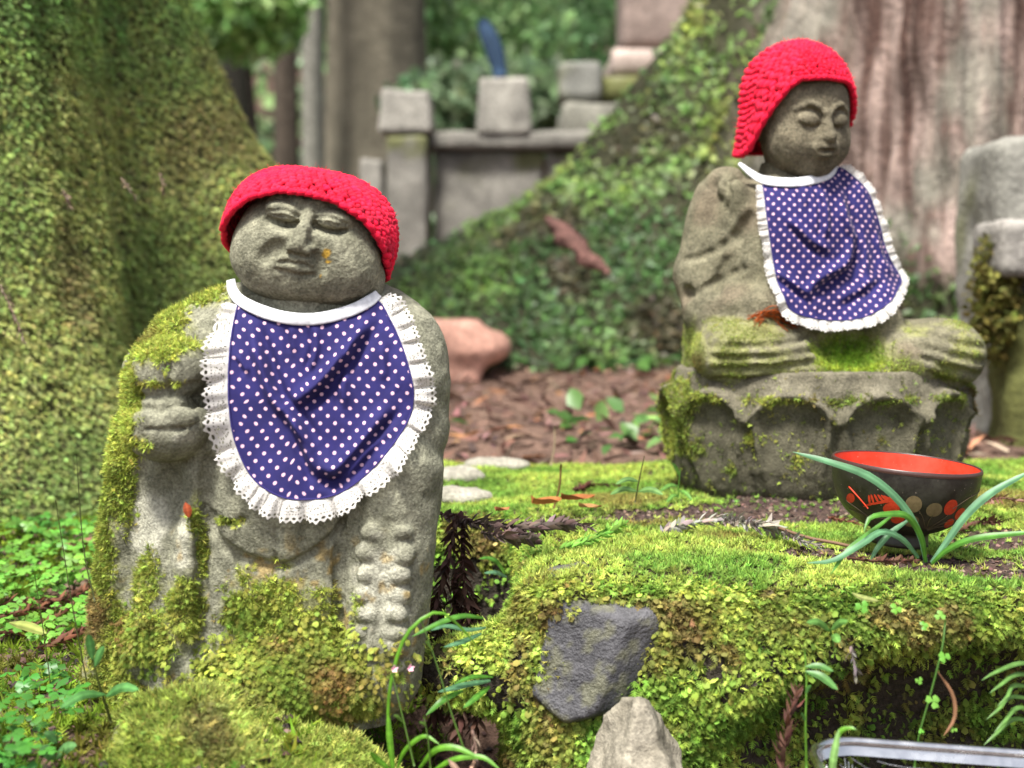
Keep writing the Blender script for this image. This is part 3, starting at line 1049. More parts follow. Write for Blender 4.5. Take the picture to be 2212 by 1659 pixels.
moss1 = blobs(V1, [(345, 720, 80, 70, .9), (420, 640, 90, 30, .8), (300, 850, 40, 110, 1), (370, 745, 85, 26, 1), (380, 820, 60, 10, .6), (345, 940, 30, 18, .8),
                   (262, 1000, 40, 140, 1.1), (225, 1180, 34, 120, 1.1), (235, 1360, 50, 130, 1.15), (330, 1360, 90, 60, 1), (440, 1100, 12, 60, .7), (455, 1180, 12, 80, .8),
                   (420, 1290, 45, 80, .85), (640, 1420, 170, 70, 1.15), (560, 1300, 70, 70, .85), (640, 1290, 130, 60, .72), (330, 1250, 60, 80, .62), (600, 1250, 100, 30, .55), (700, 1350, 60, 60, .8), (500, 1450, 80, 50, 1), (720, 1500, 140, 50, 1), (640, 1205, 20, 10, .6),
                   (520, 1110, 40, 9, .8), (610, 1190, 60, 8, .5), (780, 1300, 16, 90, .45), (620, 1320, 60, 50, .7), (540, 1230, 25, 40, .6), (870, 1400, 30, 60, .35), (250, 1470, 90, 40, 1)])
mraw = moss1
moss1 = sstep(.41, .61, moss1 + .8 * (nz - .5) + .55 * (fbm(V1, .11, 2, 87) - .5)) * (V1[:, 2] > -150)
film = (.55 * sstep(.25, .6, mraw + .6 * (fbm(V1, .09, 3, 88) - .5)))[:, None]
col = col * (1 - film) + film * np.array([.25, .26, .085])
grime = (sstep(.4, .9, moss1) * .7)[:, None]
col = col * (1 - grime) + grime * np.array([.11, .11, .035])
W1 = to_world(V1, D1)
F1 = F1[:, ::-1]
mobj('body', W1, F1, M_STONE, st1, col)
P, N, vi = sample(W1, F1, 24000, moss1, 21)
mc = moss_col(P, 82, 26, srgb(190, 202, 96), srgb(148, 162, 72), srgb(150, 132, 82), .74)
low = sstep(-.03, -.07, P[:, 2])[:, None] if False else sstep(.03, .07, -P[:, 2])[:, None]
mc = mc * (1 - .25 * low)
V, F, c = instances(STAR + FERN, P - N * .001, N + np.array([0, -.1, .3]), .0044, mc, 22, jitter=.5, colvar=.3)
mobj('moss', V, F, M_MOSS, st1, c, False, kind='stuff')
P, N, vi = sample(W1, F1, 2600, blobs(V1, [(640, 1420, 190, 90, 1), (560, 1310, 70, 60, .4), (330, 1370, 90, 60, .5)]) ** 2, 23)
V, F, c = instances([(q[0] * .7, q[1]) for q in SCALE] + FERN, P, N + np.array([0, -.2, .5]), .0062, moss_col(P, 83, 30, srgb(182, 194, 90), srgb(126, 148, 62), srgb(150, 128, 74), .62), 24, tang=np.zeros_like(P) + [0, 0, -1.], jitter=.3)
mobj('moss_leaves', V, F, M_MOSS, st1, c, True, kind='stuff')

# head
def head_grid(cx, cy, half, h):
    return Grid(-half, half, -half, half, -half, half, h)
h1 = head_grid(0, 0, 205, 3.3)
h1.ell((4, -2, 0), (160, 128, 150), k=10)
h1.ell((-66, 42, 62), (82, 70, 80), k=46)
h1.ell((84, 42, 58), (82, 70, 80), k=46)
h1.ell((4, 76, 58), (100, 46, 78), k=46)
h1.ell((-4, 92, 78), (60, 26, 44), k=26)
fx = 6
fr = h1.front
def ridge(pts, r, dep, k=10):
    h1.groove(pts, r, dep, k, sub=False)
# eye hollows, lids and slits
for ex, er in ((fx - 47, 7), (fx + 52, 4)):
    w0 = fr(ex, -62)
    h1.ell((ex, -60, w0 + 14), (54, 31, 36), k=14, sub=True, rot=er)
    h1.ell((ex, -65, w0 - 24), (46, 23, 34), k=5, rot=er)
    h1.groove([(ex - 34, -63), (ex, -70), (ex + 36, -60)], 4.2, 1.5, k=2)
    h1.groove([(ex - 32, -56), (ex, -58), (ex + 34, -53)], 2.6, 0.5, k=2)
    h1.groove([(ex - 34, -46), (ex, -39), (ex + 32, -44)], 6, 0, k=4)
ridge([(fx - 14, -92), (fx - 44, -98), (fx - 84, -84)], 7, -3, 12)
ridge([(fx + 16, -92), (fx + 50, -98), (fx + 92, -82)], 7, -3, 12)
# nose: narrow bridge widening to a flat base
n0, n1 = fr(fx + 4, -96), fr(fx, 0)
h1.cap((fx + 5, -100, n0 - 10), (fx + 1, -40, fr(fx, -40) + 6), 10, 13, k=12)
h1.cap((fx + 1, -40, fr(fx, -40) + 4), (fx - 3, -4, n1 + 8), 13, 18, k=10)
h1.ell((fx - 26, 5, n1 + 4), (17, 12, 17), k=7)
h1.ell((fx + 19, 5, n1 + 4), (17, 12, 17), k=7)
h1.ell((fx - 4, 20, n1 + 16), (38, 6, 22), k=5, sub=True)
# mouth: two flat lips with a drooping line
m0 = fr(fx - 4, 38)
h1.ell((fx - 6, 36, m0 - 12), (52, 22, 20), k=18)
h1.ell((fx - 6, 29, m0 - 3), (42, 8, 13), k=5)
h1.ell((fx - 6, 45, m0 - 4), (38, 9, 13), k=5)
h1.groove([(fx - 48, 43), (fx - 22, 35), (fx - 6, 37), (fx + 14, 35), (fx + 40, 43)], 3.6, 1, k=2.5)
h1.groove([(fx - 44, 54), (fx - 22, 58), (fx + 12, 58), (fx + 38, 54)], 4.6, 0, k=4)
# cheek creases
h1.groove([(fx - 40, 0), (fx - 60, 18), (fx - 72, 36)], 11, 3, k=14)
h1.groove([(fx + 32, 8), (fx + 46, 24), (fx + 54, 42)], 5, 2, k=12)
h1.ell((162, 60, 20), (20, 44, 24), k=8)                            # ear under the hat rim
h1.ell((-150, 30, 10), (10, 30, 20), k=8)
h1.noise(2.2, .03, 2)
h1.noise(1.2, .12, 3)
V, F = h1.mesh()
ROLL1 = math.radians(9.0)
HC1 = (658, 524, 52)
def head1_place(V):
    c, s = math.cos(ROLL1), math.sin(ROLL1)
    # tip the face back a little so that the chin comes forward
    tb = math.radians(-4)
    y, w = V[:, 1] * math.cos(tb) - V[:, 2] * math.sin(tb), V[:, 1] * math.sin(tb) + V[:, 2] * math.cos(tb)
    return np.stack([HC1[0] + c * V[:, 0] - s * y, HC1[1] + s * V[:, 0] + c * y, HC1[2] + w], -1)
col = stone_col(V, (.120, .119, .080), (.262, .256, .186), 171, .02)
spot = blobs(V, [(62, 6, 10, 13, .9), (68, 22, 9, 6, .75), (57, 55, 4, 5, .6)]) * (V[:, 2] > 0)
spot = sstep(.35, .6, spot + .5 * (fbm(V, .12, 3, 77) - .5))[:, None]
col = col * (1 - spot) + spot * np.array([.36, .22, .03])
face_shade = sstep(.30, .8, blobs(V, [(0, 125, 150, 26, 1), (80, -90, 70, 18, .5), (100, 70, 60, 80, .45)]) + .4 * (fbm(V, .04, 3, 78) - .5))[:, None]
col = col * (1 - .55 * face_shade) + .55 * face_shade * np.array([.10, .10, .065])  # shade below chin, under hat rim and on right cheek painted in
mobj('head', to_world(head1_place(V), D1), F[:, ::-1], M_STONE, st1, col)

# ---- seated statue ------------------------------------------------------
D2 = 1.515
g = Grid(1400, 2160, 340, 1160, -300, 330, 5)
g.loft([(345, 1720, 58, 0, 55), (372, 1718, 64, 0, 58), (392, 1708, 120, 0, 74), (412, 1700, 160, 0, 90), (450, 1695, 178, 2, 104),
        (550, 1690, 190, 6, 116), (650, 1690, 200, 10, 126), (800, 1700, 215, 10, 135)], n=2.3, k=14)
g.ell((1700, 520, 60), (110, 130, 75), k=50)
g.cap((1560, 425, 0), (1528, 590, 15), 52, 60, k=26)                # near arm
g.cap((1528, 590, 15), (1545, 690, 60), 58, 50, k=26)
g.cap((1530, 665, 60), (1660, 655, 150), 48, 38, k=22)
g.cap((1850, 430, 0), (1878, 590, 20), 46, 54, k=26)                # far arm
g.cap((1878, 600, 20), (1900, 690, 110), 52, 44, k=24)
g.ell((1578, 385, 20), (42, 30, 42), k=18)
g.ell((1594, 428, 84), (24, 40, 22), k=10)                          # knotted fold on the shoulder
g.ell((1566, 405, 70), (14, 22, 16), k=8)
g.groove([(1566, 388), (1576, 420), (1572, 452)], 6, 1, k=6)
g.groove([(1480, 560), (1530, 548), (1575, 520), (1612, 478)], 9, 4, k=7)
g.groove([(1612, 470), (1590, 520), (1580, 585)], 12, 3, k=12)
g.groove([(1570, 565), (1552, 600), (1545, 630)], 9, 2, k=10)
g.groove([(1478, 645), (1540, 612), (1600, 580)], 7, 1, k=9)
g.ell((1490, 634, 66), (16, 18, 16), k=10, sub=True)
g.ell((1506, 655, 60), (16, 16, 14), k=6)
# legs
g.cap((1610, 770, 40), (2020, 772, 20), 84, 82, k=30)
g.ell((1606, 764, 135), (116, 78, 112), k=26)
g.ell((1660, 770, 150), (95, 62, 95), k=22)
g.ell((2035, 765, 90), (88, 78, 118), k=26)
g.ell((1960, 770, 130), (90, 62, 92), k=24)
g.ell((1815, 800, 130), (150, 46, 108), k=26)
g.ell((1815, 740, 190), (70, 60, 60), k=30, sub=True)
g.ell((1760, 842, 150), (190, 22, 112), k=12)
for i, (ya, yb_) in enumerate(((738, 722), (762, 750), (786, 776), (810, 802))):
    g.groove([(1518 + 4 * i, ya + 4), (1600, ya + 3), (1680, ya - 3), (1742, yb_)], 6.5, 1, k=7)
for i, (a_, b_, c_, d_) in enumerate(((1968, 712, 2112, 748), (1950, 738, 2104, 778), (1956, 766, 2092, 806), (1972, 796, 2070, 830))):
    g.groove([(a_, b_), ((a_ + c_) / 2, (b_ + d_) / 2 + 5), (c_, d_)], 6.5, 1, k=7)
g.groove([(1750, 720), (1768, 770), (1760, 820)], 6, 0, k=8)
g.groove([(1905, 730), (1890, 790), (1930, 830)], 6, 0, k=8)
g.noise(3.2, .02, 13)
g.noise(1.6, .09, 15)
V2, F2 = g.mesh()
BODY2 = g
s2_loc = to_world(np.array([[1776, 1095, 0.]]), D2)[0]
st2 = thing('stone_statue', 'seated cross-legged stone figure with downcast eyes on a lotus pedestal', 'statue', tuple(s2_loc))
col = stone_col(V2, (.094, .087, .053), (.210, .195, .132), 271)
pk = sstep(.5, .75, fbm(V2, .012, 2, 272))[:, None]
col = col * (1 - .5 * pk) + .5 * pk * np.array([.16, .12, .085])
nz = fbm(V2, .03, 3, 281)
moss2 = blobs(V2, [(1600, 715, 90, 34, .85), (1560, 770, 70, 70, .68), (1650, 780, 90, 50, .62), (1498, 760, 18, 70, .9), (1820, 770, 85, 60, 1.25), (1900, 800, 80, 45, .8), (1815, 840, 130, 22, .75),
                   (2060, 750, 60, 50, .66), (2010, 800, 60, 40, .6), (2060, 700, 60, 14, .7), (1560, 690, 50, 12, .7), (1960, 712, 60, 22, .5)])
mraw = moss2
moss2 = sstep(.48, .7, moss2 + .8 * (nz - .5) + .6 * (fbm(V2, .12, 2, 287) - .5)) * (V2[:, 2] > -60)
film = (.6 * sstep(.25, .6, mraw + .6 * (fbm(V2, .09, 3, 288) - .5)))[:, None]
col = col * (1 - film) + film * np.array([.24, .25, .085])
grime = (sstep(.4, .9, moss2) * .5)[:, None]
col = col * (1 - grime) + grime * np.array([.13, .135, .04])
W2 = to_world(V2, D2)
F2 = F2[:, ::-1]
mobj('body', W2, F2, M_STONE, st2, col)
P, N, vi = sample(W2, F2, 12500, moss2, 25)
core = np.exp(-(((P[:, 0] - px(1820, 770, D2)[0]) / .04) ** 2 + ((P[:, 2] - px(1820, 770, D2)[2]) / .03) ** 2))[:, None]
mc = moss_col(P, 84, 26, srgb(186, 198, 104), srgb(150, 164, 80), srgb(140, 132, 78), .72)
mc = mc * (1 - core) + core * moss_col(P, 85, 26, srgb(172, 196, 66), srgb(124, 162, 52), srgb(150, 150, 60), .72)
V, F, c = instances(STARLOW, P - N * .0012, N + np.array([0, -.05, .2]), .0030 * (1 + .9 * core[:, 0]), mc, 26, jitter=.5, colvar=.28)
mobj('moss', V, F, M_MOSS, st2, c, False, kind='stuff')

# lotus pedestal: a drum of two ranks of petals
g = Grid(1410, 2140, 770, 1150, -330, 330, 6)
cxp, bw = 1776, .86
def drum(X, Y, W):
    y = Y.ravel()
    a = np.interp(y, [780, 800, 830, 880, 940, 1000, 1050, 1085, 1130], [292, 310, 320, 326, 323, 312, 291, 260, 222]).astype(np.float32)[None, :, None]
    x, w = X - cxp, W / bw
    q = np.sqrt(x * x + w * w)
    th = np.arctan2(w, x)
    npet = 11
    ph = (th / (2 * np.pi) * npet + .21)
    u = (ph - np.floor(ph) - .5) * 2                    # -1..1 across a front petal
    ub = ((ph + .5) - np.floor(ph + .5) - .5) * 2
    yy = Y + 0 * X + 0 * W
    top = 828 + 62 * np.abs(u) ** 2.2                   # arched upper edge of the front rank
    topb = 812 + 40 * np.abs(ub) ** 2.2
    inside = np.clip((yy - top) / 10, 0, 1)
    edge = np.exp(-((yy - top - 12) / 13) ** 2) * 1.0
    side = np.exp(-((np.abs(u) - .90 + .0016 * (yy - 860)) / .085) ** 2) * np.clip((yy - top) / 20, 0, 1) * np.clip((1060 - yy) / 120, 0, 1)
    hollow = -13 * np.clip((yy - top - 18) / 40, 0, 1) * np.clip(1 - np.abs(u) ** 2, 0, 1) * np.clip((1040 - yy) / 160, 0, 1)
    rel = 14 * inside + 16 * edge + 17 * side + 2.4 * hollow - 12 * np.exp(-((np.abs(u) - 1.0) / .09) ** 2) * np.clip((yy - top) / 20, 0, 1)
    relb = 8 * np.clip((yy - topb) / 8, 0, 1) + 8 * np.exp(-((yy - topb - 10) / 10) ** 2) - 26
    rel = np.maximum(rel - 8, relb)
    d = (q - a - rel) * bw
    tp = np.where(inside > .3, top, topb) - 10
    return np.maximum(d, np.maximum(794 - yy, yy - 1120)) .astype(np.float32)
g.apply((1400, 780, -330), (2150, 1130, 330), drum, k=6)
g.noise(4.5, .018, 23)
g.noise(2.6, .07, 25)
V, F = g.mesh()
N = vnormals(V, F)
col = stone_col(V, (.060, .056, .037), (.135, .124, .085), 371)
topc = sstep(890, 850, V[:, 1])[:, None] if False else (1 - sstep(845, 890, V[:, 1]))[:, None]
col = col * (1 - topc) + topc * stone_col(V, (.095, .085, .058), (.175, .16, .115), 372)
nz = fbm(V, .03, 3, 381)
mp = np.maximum(blobs(V, [(1460, 900, 34, 120, 1.0), (1700, 960, 90, 60, .42), (1960, 960, 80, 60, .4), (1500, 980, 50, 60, .62), (2105, 850, 20, 60, .8), (1600, 930, 60, 60, .5), (1480, 830, 40, 30, .5), (1850, 940, 60, 50, .35), (1560, 1010, 60, 40, .45)]),
                .62 * np.exp(-((V[:, 1] - 852) / 14) ** 2))
mp = sstep(.46, .66, mp + .85 * (nz - .5)) * (V[:, 2] > -100)
grime = (sstep(.2, .7, mp) * .6)[:, None]
col = col * (1 - grime) + grime * np.array([.10, .10, .03])
WP = to_world(V, D2)
FP = F[:, ::-1]
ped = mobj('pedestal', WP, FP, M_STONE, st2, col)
P, N, vi = sample(WP, FP, 7000, mp + .03, 27)
V, F, c = instances(STAR + FERN, P - N * .001, N + np.array([0, 0, .2]), .0044, moss_col(P, 86, 26, srgb(186, 198, 94), srgb(140, 156, 74), srgb(124, 108, 66), .66), 28, jitter=.5, colvar=.3)
mobj('moss', V, F, M_MOSS, ped, c, False, kind='stuff')

# head of the seated statue
h2 = Grid(-150, 150, -165, 160, -160, 170, 2.9)
h2.ell((0, -30, -5), (102, 118, 112), k=10)
h2.ell((0, 45, 28), (86, 74, 84), k=40)
h2.ell((-40, 42, 44), (44, 44, 44), k=30)
h2.ell((40, 42, 44), (44, 44, 44), k=30)
h2.ell((0, 92, 62), (36, 26, 36), k=26)
h2.cap((0, 60, -20), (0, 150, -34), 62, 60, k=26)                     # neck
for s_ in (-1, 1):
    h2.ell((34 * s_, -10, 128), (30, 24, 28), k=16, sub=True)
    h2.ell((33 * s_, -7, 92), (26, 19, 21), k=5)
    h2.groove([(11 * s_, 2), (33 * s_, 9), (58 * s_, 1)], 3.4, 1, k=3)
    h2.poly([(8 * s_, -22, 114), (20 * s_, -36, 110), (38 * s_, -41, 104), (62 * s_, -28, 86)], 3.6, k=9, sub=False)
    h2.ell((10 * s_, 32, 116), (9, 8, 11), k=6)
    h2.ell((102 * s_, 8, -20), (16, 40, 24), k=8)
h2.cap((0, -20, 108), (0, 24, 126), 9, 13, k=10)
h2.ell((0, 28, 128), (14, 12, 14), k=8)
h2.ell((0, 52, 112), (30, 20, 16), k=16)
h2.ell((-8, 48, 124), (13, 8, 10), k=4)
h2.ell((8, 48, 124), (13, 8, 10), k=4)
h2.ell((0, 66, 121), (14, 8, 11), k=4)
h2.groove([(-20, 59), (0, 57), (20, 59)], 3.6, 1, k=3)
h2.ell((0, 80, 122), (30, 7, 14), k=8, sub=True)
h2.noise(1.4, .04, 33)
h2.noise(.8, .16, 35)
V, F = h2.mesh()
YAW2, HC2 = math.radians(18), (1742, 258, 30)
def head2_place(V):
    pt = math.radians(7)
    y, w = V[:, 1] * math.cos(pt) + V[:, 2] * math.sin(pt), -V[:, 1] * math.sin(pt) + V[:, 2] * math.cos(pt)
    c, s = math.cos(YAW2), math.sin(YAW2)
    return np.stack([HC2[0] + c * V[:, 0] + s * w, HC2[1] + y, HC2[2] - s * V[:, 0] + c * w], -1)
col = stone_col(V, (.084, .072, .046), (.185, .162, .112), 471, .025)
mobj('head', to_world(head2_place(V), D2), F[:, ::-1], M_STONE, st2, col)

# ------------------------------------------------------------------ crocheted hats
def yarn_mat():
    m, nt, b, out = new_mat('red_yarn')
    at = nd(nt, 'ShaderNodeAttribute', attribute_name='col')
    tc = nd(nt, 'ShaderNodeTexCoord')
    n = nd(nt, 'ShaderNodeTexNoise', i_Scale=1400.0, i_Detail=2.0)
    nt.links.new(tc.outputs['Object'], n.inputs['Vector'])
    c = mixrgb(nt, 'MULTIPLY', 1.0, at.outputs['Color'], ramp(nt, n.outputs[0], .3, .7, (.7,) * 3, (1.25,) * 3))
    nt.links.new(c, b.inputs['Base Color'])
    b.inputs['Roughness'].default_value = .85
    b.inputs['Specular IOR Level'].default_value = .2
    b.inputs['Sheen Weight'].default_value = .12
    b.inputs['Sheen Tint'].default_value = (1, .25, .35, 1)
    bp = nd(nt, 'ShaderNodeBump', i_Strength=.5, i_Distance=.001)
    nt.links.new(n.outputs[0], bp.inputs['Height'])
    nt.links.new(bp.outputs[0], b.inputs['Normal'])
    return m
M_YARN = yarn_mat()
RED = np.array([.66, .005, .036])

def knit_hat(label, place, D, cen, rad, phimax, rows, nst, seed, taut=1.0, flare=-.1, pw=2.0):
    """place: head-local -> photo units; phimax(theta): angle of the rim, theta 0 = face side"""
    r_ = np.random.default_rng(seed)
    cen, rad = np.array(cen, float), np.array(rad, float)
    def surf(th, t, off):
        ph = t * phimax(th)
        ov = np.maximum(ph - np.pi / 2, 0)
        hr = np.where(ov > 0, 1 + flare * ov, np.sin(np.minimum(ph, np.pi / 2)))
        d = np.stack([hr * np.sin(th), np.where(ov > 0, ov * .92, -np.cos(ph)), hr * np.cos(th)], -1)
        d = d / np.where(ov > 0, 1.0, (np.abs(d) ** pw).sum(-1) ** (1 / pw))[..., None]
        lump = 1 + .03 * np.sin(3 * th + 2 * ph) * np.sin(ph)
        p = cen + d * rad * lump[..., None]
        n = norm(np.stack([d[..., 0], np.where(ov > 0, -.1, d[..., 1]), d[..., 2]], -1) / rad)
        return p + n * off[..., None] if np.ndim(off) else p + n * off
    def out(p):
        sh = p.shape
        return to_world(place(p.reshape(-1, 3)), D).reshape(sh)
    hat = thing('knitted_hat', label, 'hat', tuple(out(surf(np.array([0.]), np.array([1.0]), 0))[0]))
    th = np.linspace(-np.pi, np.pi, 96, endpoint=False)
    t = np.linspace(.0, 1.0, 30)
    T, TH = np.meshgrid(t, th, indexing='ij')
    V = out(surf(TH, T, 0.0)).reshape(-1, 3)
    F = grid_faces(30, 96, wrap_v=True)
    mobj('shade_shell', V, F, M_YARN, hat, RED * .4)  # shell under the stitches, red darkened to paint shade in the gaps
    mg = Merge()
    arc = phimax(th).mean() * rad.mean()
    rh = 1.0 / rows
    # yarn cross-section is drawn along short curved strands
    def strand(th0, t0, th1, t1, bulge, r, colr):
        k = np.linspace(0, 1, 5)
        a, b_ = th0 + (th1 - th0) * k, t0 + (t1 - t0) * k
        off = 1.5 + bulge * np.sin(np.pi * k)
        c = surf(a, b_, off)
        e = surf(a, b_, off + 1.0)
        n = norm(e - c)
        tg = norm(np.gradient(c, axis=0))
        bi = np.cross(tg, n)
        rr = r * np.array([.75, .98, 1.02, .98, .75])
        q = np.linspace(0, 2 * np.pi, 6, endpoint=False)
        V = c[:, None] + rr[:, None, None] * (np.cos(q)[None, :, None] * bi[:, None] + np.sin(q)[None, :, None] * n[:, None])
        mg.add(out(V).reshape(-1, 3), [grid_faces(5, 6, wrap_v=True)[:, ::-1], ], colr)
    for i in range(rows):
        tc = (i + .5) * rh
        ph = tc * phimax(th).mean()
        n = max(8, int(round(nst * max(.12, math.sin(min(ph, 1.6))))))
        off = r_.random()
        yr = (9.6 if taut >= 1 else 6.8)
        for j in range(n):
            a = 2 * math.pi * (j + off) / n - math.pi + r_.normal() * .012
            da = 2 * math.pi / n
            cj = RED * math.exp(.17 * r_.normal()) + np.array([.03, .012, .02]) * r_.random()
            ja, jb = r_.normal(size=2) * .10
            if taut >= 1:
                strand(a - .10 * da, tc + .46 * rh, a - .26 * da + ja * da, tc - .44 * rh, 4.6, yr * .66, cj)
                strand(a + .08 * da, tc + .46 * rh, a + .30 * da + jb * da, tc - .44 * rh, 4.2, yr * .66, cj * .96)
                strand(a - .46 * da, tc + .50 * rh, a + .46 * da, tc + (.40 + ja) * rh, 5.0, yr * .62, cj * .92)
            else:
                strand(a - .42 * da, tc + (.40 + ja) * rh, a + .16 * da, tc - (.46 + jb) * rh, 4.4 + r_.normal(), yr * .9, cj)
                strand(a + .40 * da, tc + (.36 + jb) * rh, a + .10 * da, tc - (.30 + ja) * rh, 3.6, yr * .75, cj * .94)
    # rim cord
    n = int(nst * 1.1)
    for j in range(n):
        a = 2 * math.pi * j / n - math.pi
        da = 2 * math.pi / n
        strand(a - .6 * da, 1.005, a + .6 * da, .985, 4.0, 7.5, RED * math.exp(.08 * r_.normal()))
    mg.build('stitches', M_YARN, hat)
    # loose fibres
    k = 900
    a, t = r_.uniform(-math.pi, math.pi, k), np.minimum(1.0, r_.random(k) ** .6 * 1.02)
    p = surf(a, t, 8.0)
    q_ = p + r_.normal(size=(k, 3)) * 5 + norm(p - cen) * 4
    m_ = (p + q_) / 2 + r_.normal(size=(k, 3)) * 3
    w_ = r_.normal(size=(k, 3)) * .25
    V = out(np.stack([p - w_, p + w_, m_ + w_, m_ - w_, q_], 1)).reshape(-1, 3)
    f = np.array([(0, 1, 2), (0, 2, 3), (3, 2, 4)])
    F = (f[None] + (np.arange(k) * 5)[:, None, None]).reshape(-1, 3)
    mobj('fibres', V, F, M_YARN, hat, RED * 1.1, False, kind='stuff')
    return hat

def rim(tab):
    tab = np.array(tab, float)
    def f(th):
        a = np.abs(np.degrees((np.asarray(th) + np.pi) % (2 * np.pi) - np.pi))
        return np.radians(np.interp(a, tab[:, 0], tab[:, 1]))
    return f
def rim2(tab):
    """rim table over signed angle, degrees (negative = picture left)"""
    tab = np.array(tab, float)
    def f(th):
        a = np.degrees((np.asarray(th) + np.pi) % (2 * np.pi) - np.pi)
        return np.radians(np.interp(a, tab[:, 0], tab[:, 1]))
    return f
knit_hat('wide red crocheted cap on the tilted round stone head', head1_place, D1, (-2, 2, -14), (182, 156, 164),
         rim2([(-180, 118), (-110, 112), (-85, 100), (-62, 84), (-40, 62), (-20, 52), (0, 50), (22, 53), (45, 65), (65, 86), (88, 108), (115, 116), (180, 118)]), 13, 50, 5, 1.0, pw=2.6)
knit_hat('deep red knitted cap covering the nape of the seated stone head', head2_place, D2, (-4, -52, -16), (114, 118, 126),
         rim2([(-180, 156), (-120, 160), (-92, 158), (-79, 150), (-66, 122), (-52, 97), (-40, 80), (-28, 71), (0, 69), (30, 70), (45, 74), (62, 92), (85, 122), (120, 148), (180, 156)]), 21, 50, 6, .5, .05)
# ------------------------------------------------------------------ dotted bibs with lace
def bilin(M, xs0, ys0, h, x, y):
    i = np.clip((x - xs0) / h, 0, M.shape[0] - 1.001)
    j = np.clip((y - ys0) / h, 0, M.shape[1] - 1.001)
    a, b = i.astype(int), j.astype(int)
    u, v = i - a, j - b
    return (M[a, b] * (1 - u) * (1 - v) + M[a + 1, b] * u * (1 - v) + M[a, b + 1] * (1 - u) * v + M[a + 1, b + 1] * u * v)

def cloth_mat(name):
    m, nt, b, out = new_mat(name)
    at = nd(nt, 'ShaderNodeAttribute', attribute_name='suv')
    sep = nd(nt, 'ShaderNodeSeparateXYZ')
    nt.links.new(at.outputs['Vector'], sep.inputs[0])
    def mth(op, a, b_=None):
        n = nd(nt, 'ShaderNodeMath', operation=op)
        for s_, v in zip(n.inputs, (a, b_)):
            if v is None:
                continue
            if isinstance(v, (int, float)):
                s_.default_value = v
            else:
                nt.links.new(v, s_)
        return n.outputs[0]
    # staggered dots: two square lattices, one shifted by half a pitch
    dist = []
    for o in (0.0, .5):
        fx_ = mth('SUBTRACT', mth('FRACT', mth('ADD', sep.outputs[0], o)), .5)
        fy_ = mth('SUBTRACT', mth('FRACT', mth('ADD', sep.outputs[1], o)), .5)
        dist.append(mth('SQRT', mth('ADD', mth('MULTIPLY', fx_, fx_), mth('MULTIPLY', fy_, fy_))))
    dd = mth('MINIMUM', dist[0], dist[1])
    dot = ramp(nt, dd, .110, .138, (1, 1, 1), (0, 0, 0))
    tc = nd(nt, 'ShaderNodeTexCoord')
    n = nd(nt, 'ShaderNodeTexNoise', i_Scale=60.0, i_Detail=4.0)
    nt.links.new(tc.outputs['Object'], n.inputs['Vector'])
    blue = ramp(nt, n.outputs[0], .3, .7, (.013, .011, .070), (.021, .018, .108))
    c = mixrgb(nt, 'MIX', dot, blue, (.66, .42, .52))
    nt.links.new(c, b.inputs['Base Color'])
    b.inputs['Roughness'].default_value = .8
    b.inputs['Specular IOR Level'].default_value = .2
    b.inputs['Sheen Weight'].default_value = .03
    wv = nd(nt, 'ShaderNodeTexNoise', i_Scale=2600.0, i_Detail=1.0)
    nt.links.new(tc.outputs['Object'], wv.inputs['Vector'])
    bp = nd(nt, 'ShaderNodeBump', i_Strength=.25, i_Distance=.0006)
    nt.links.new(wv.outputs[0], bp.inputs['Height'])
    nt.links.new(bp.outputs[0], b.inputs['Normal'])
    return m

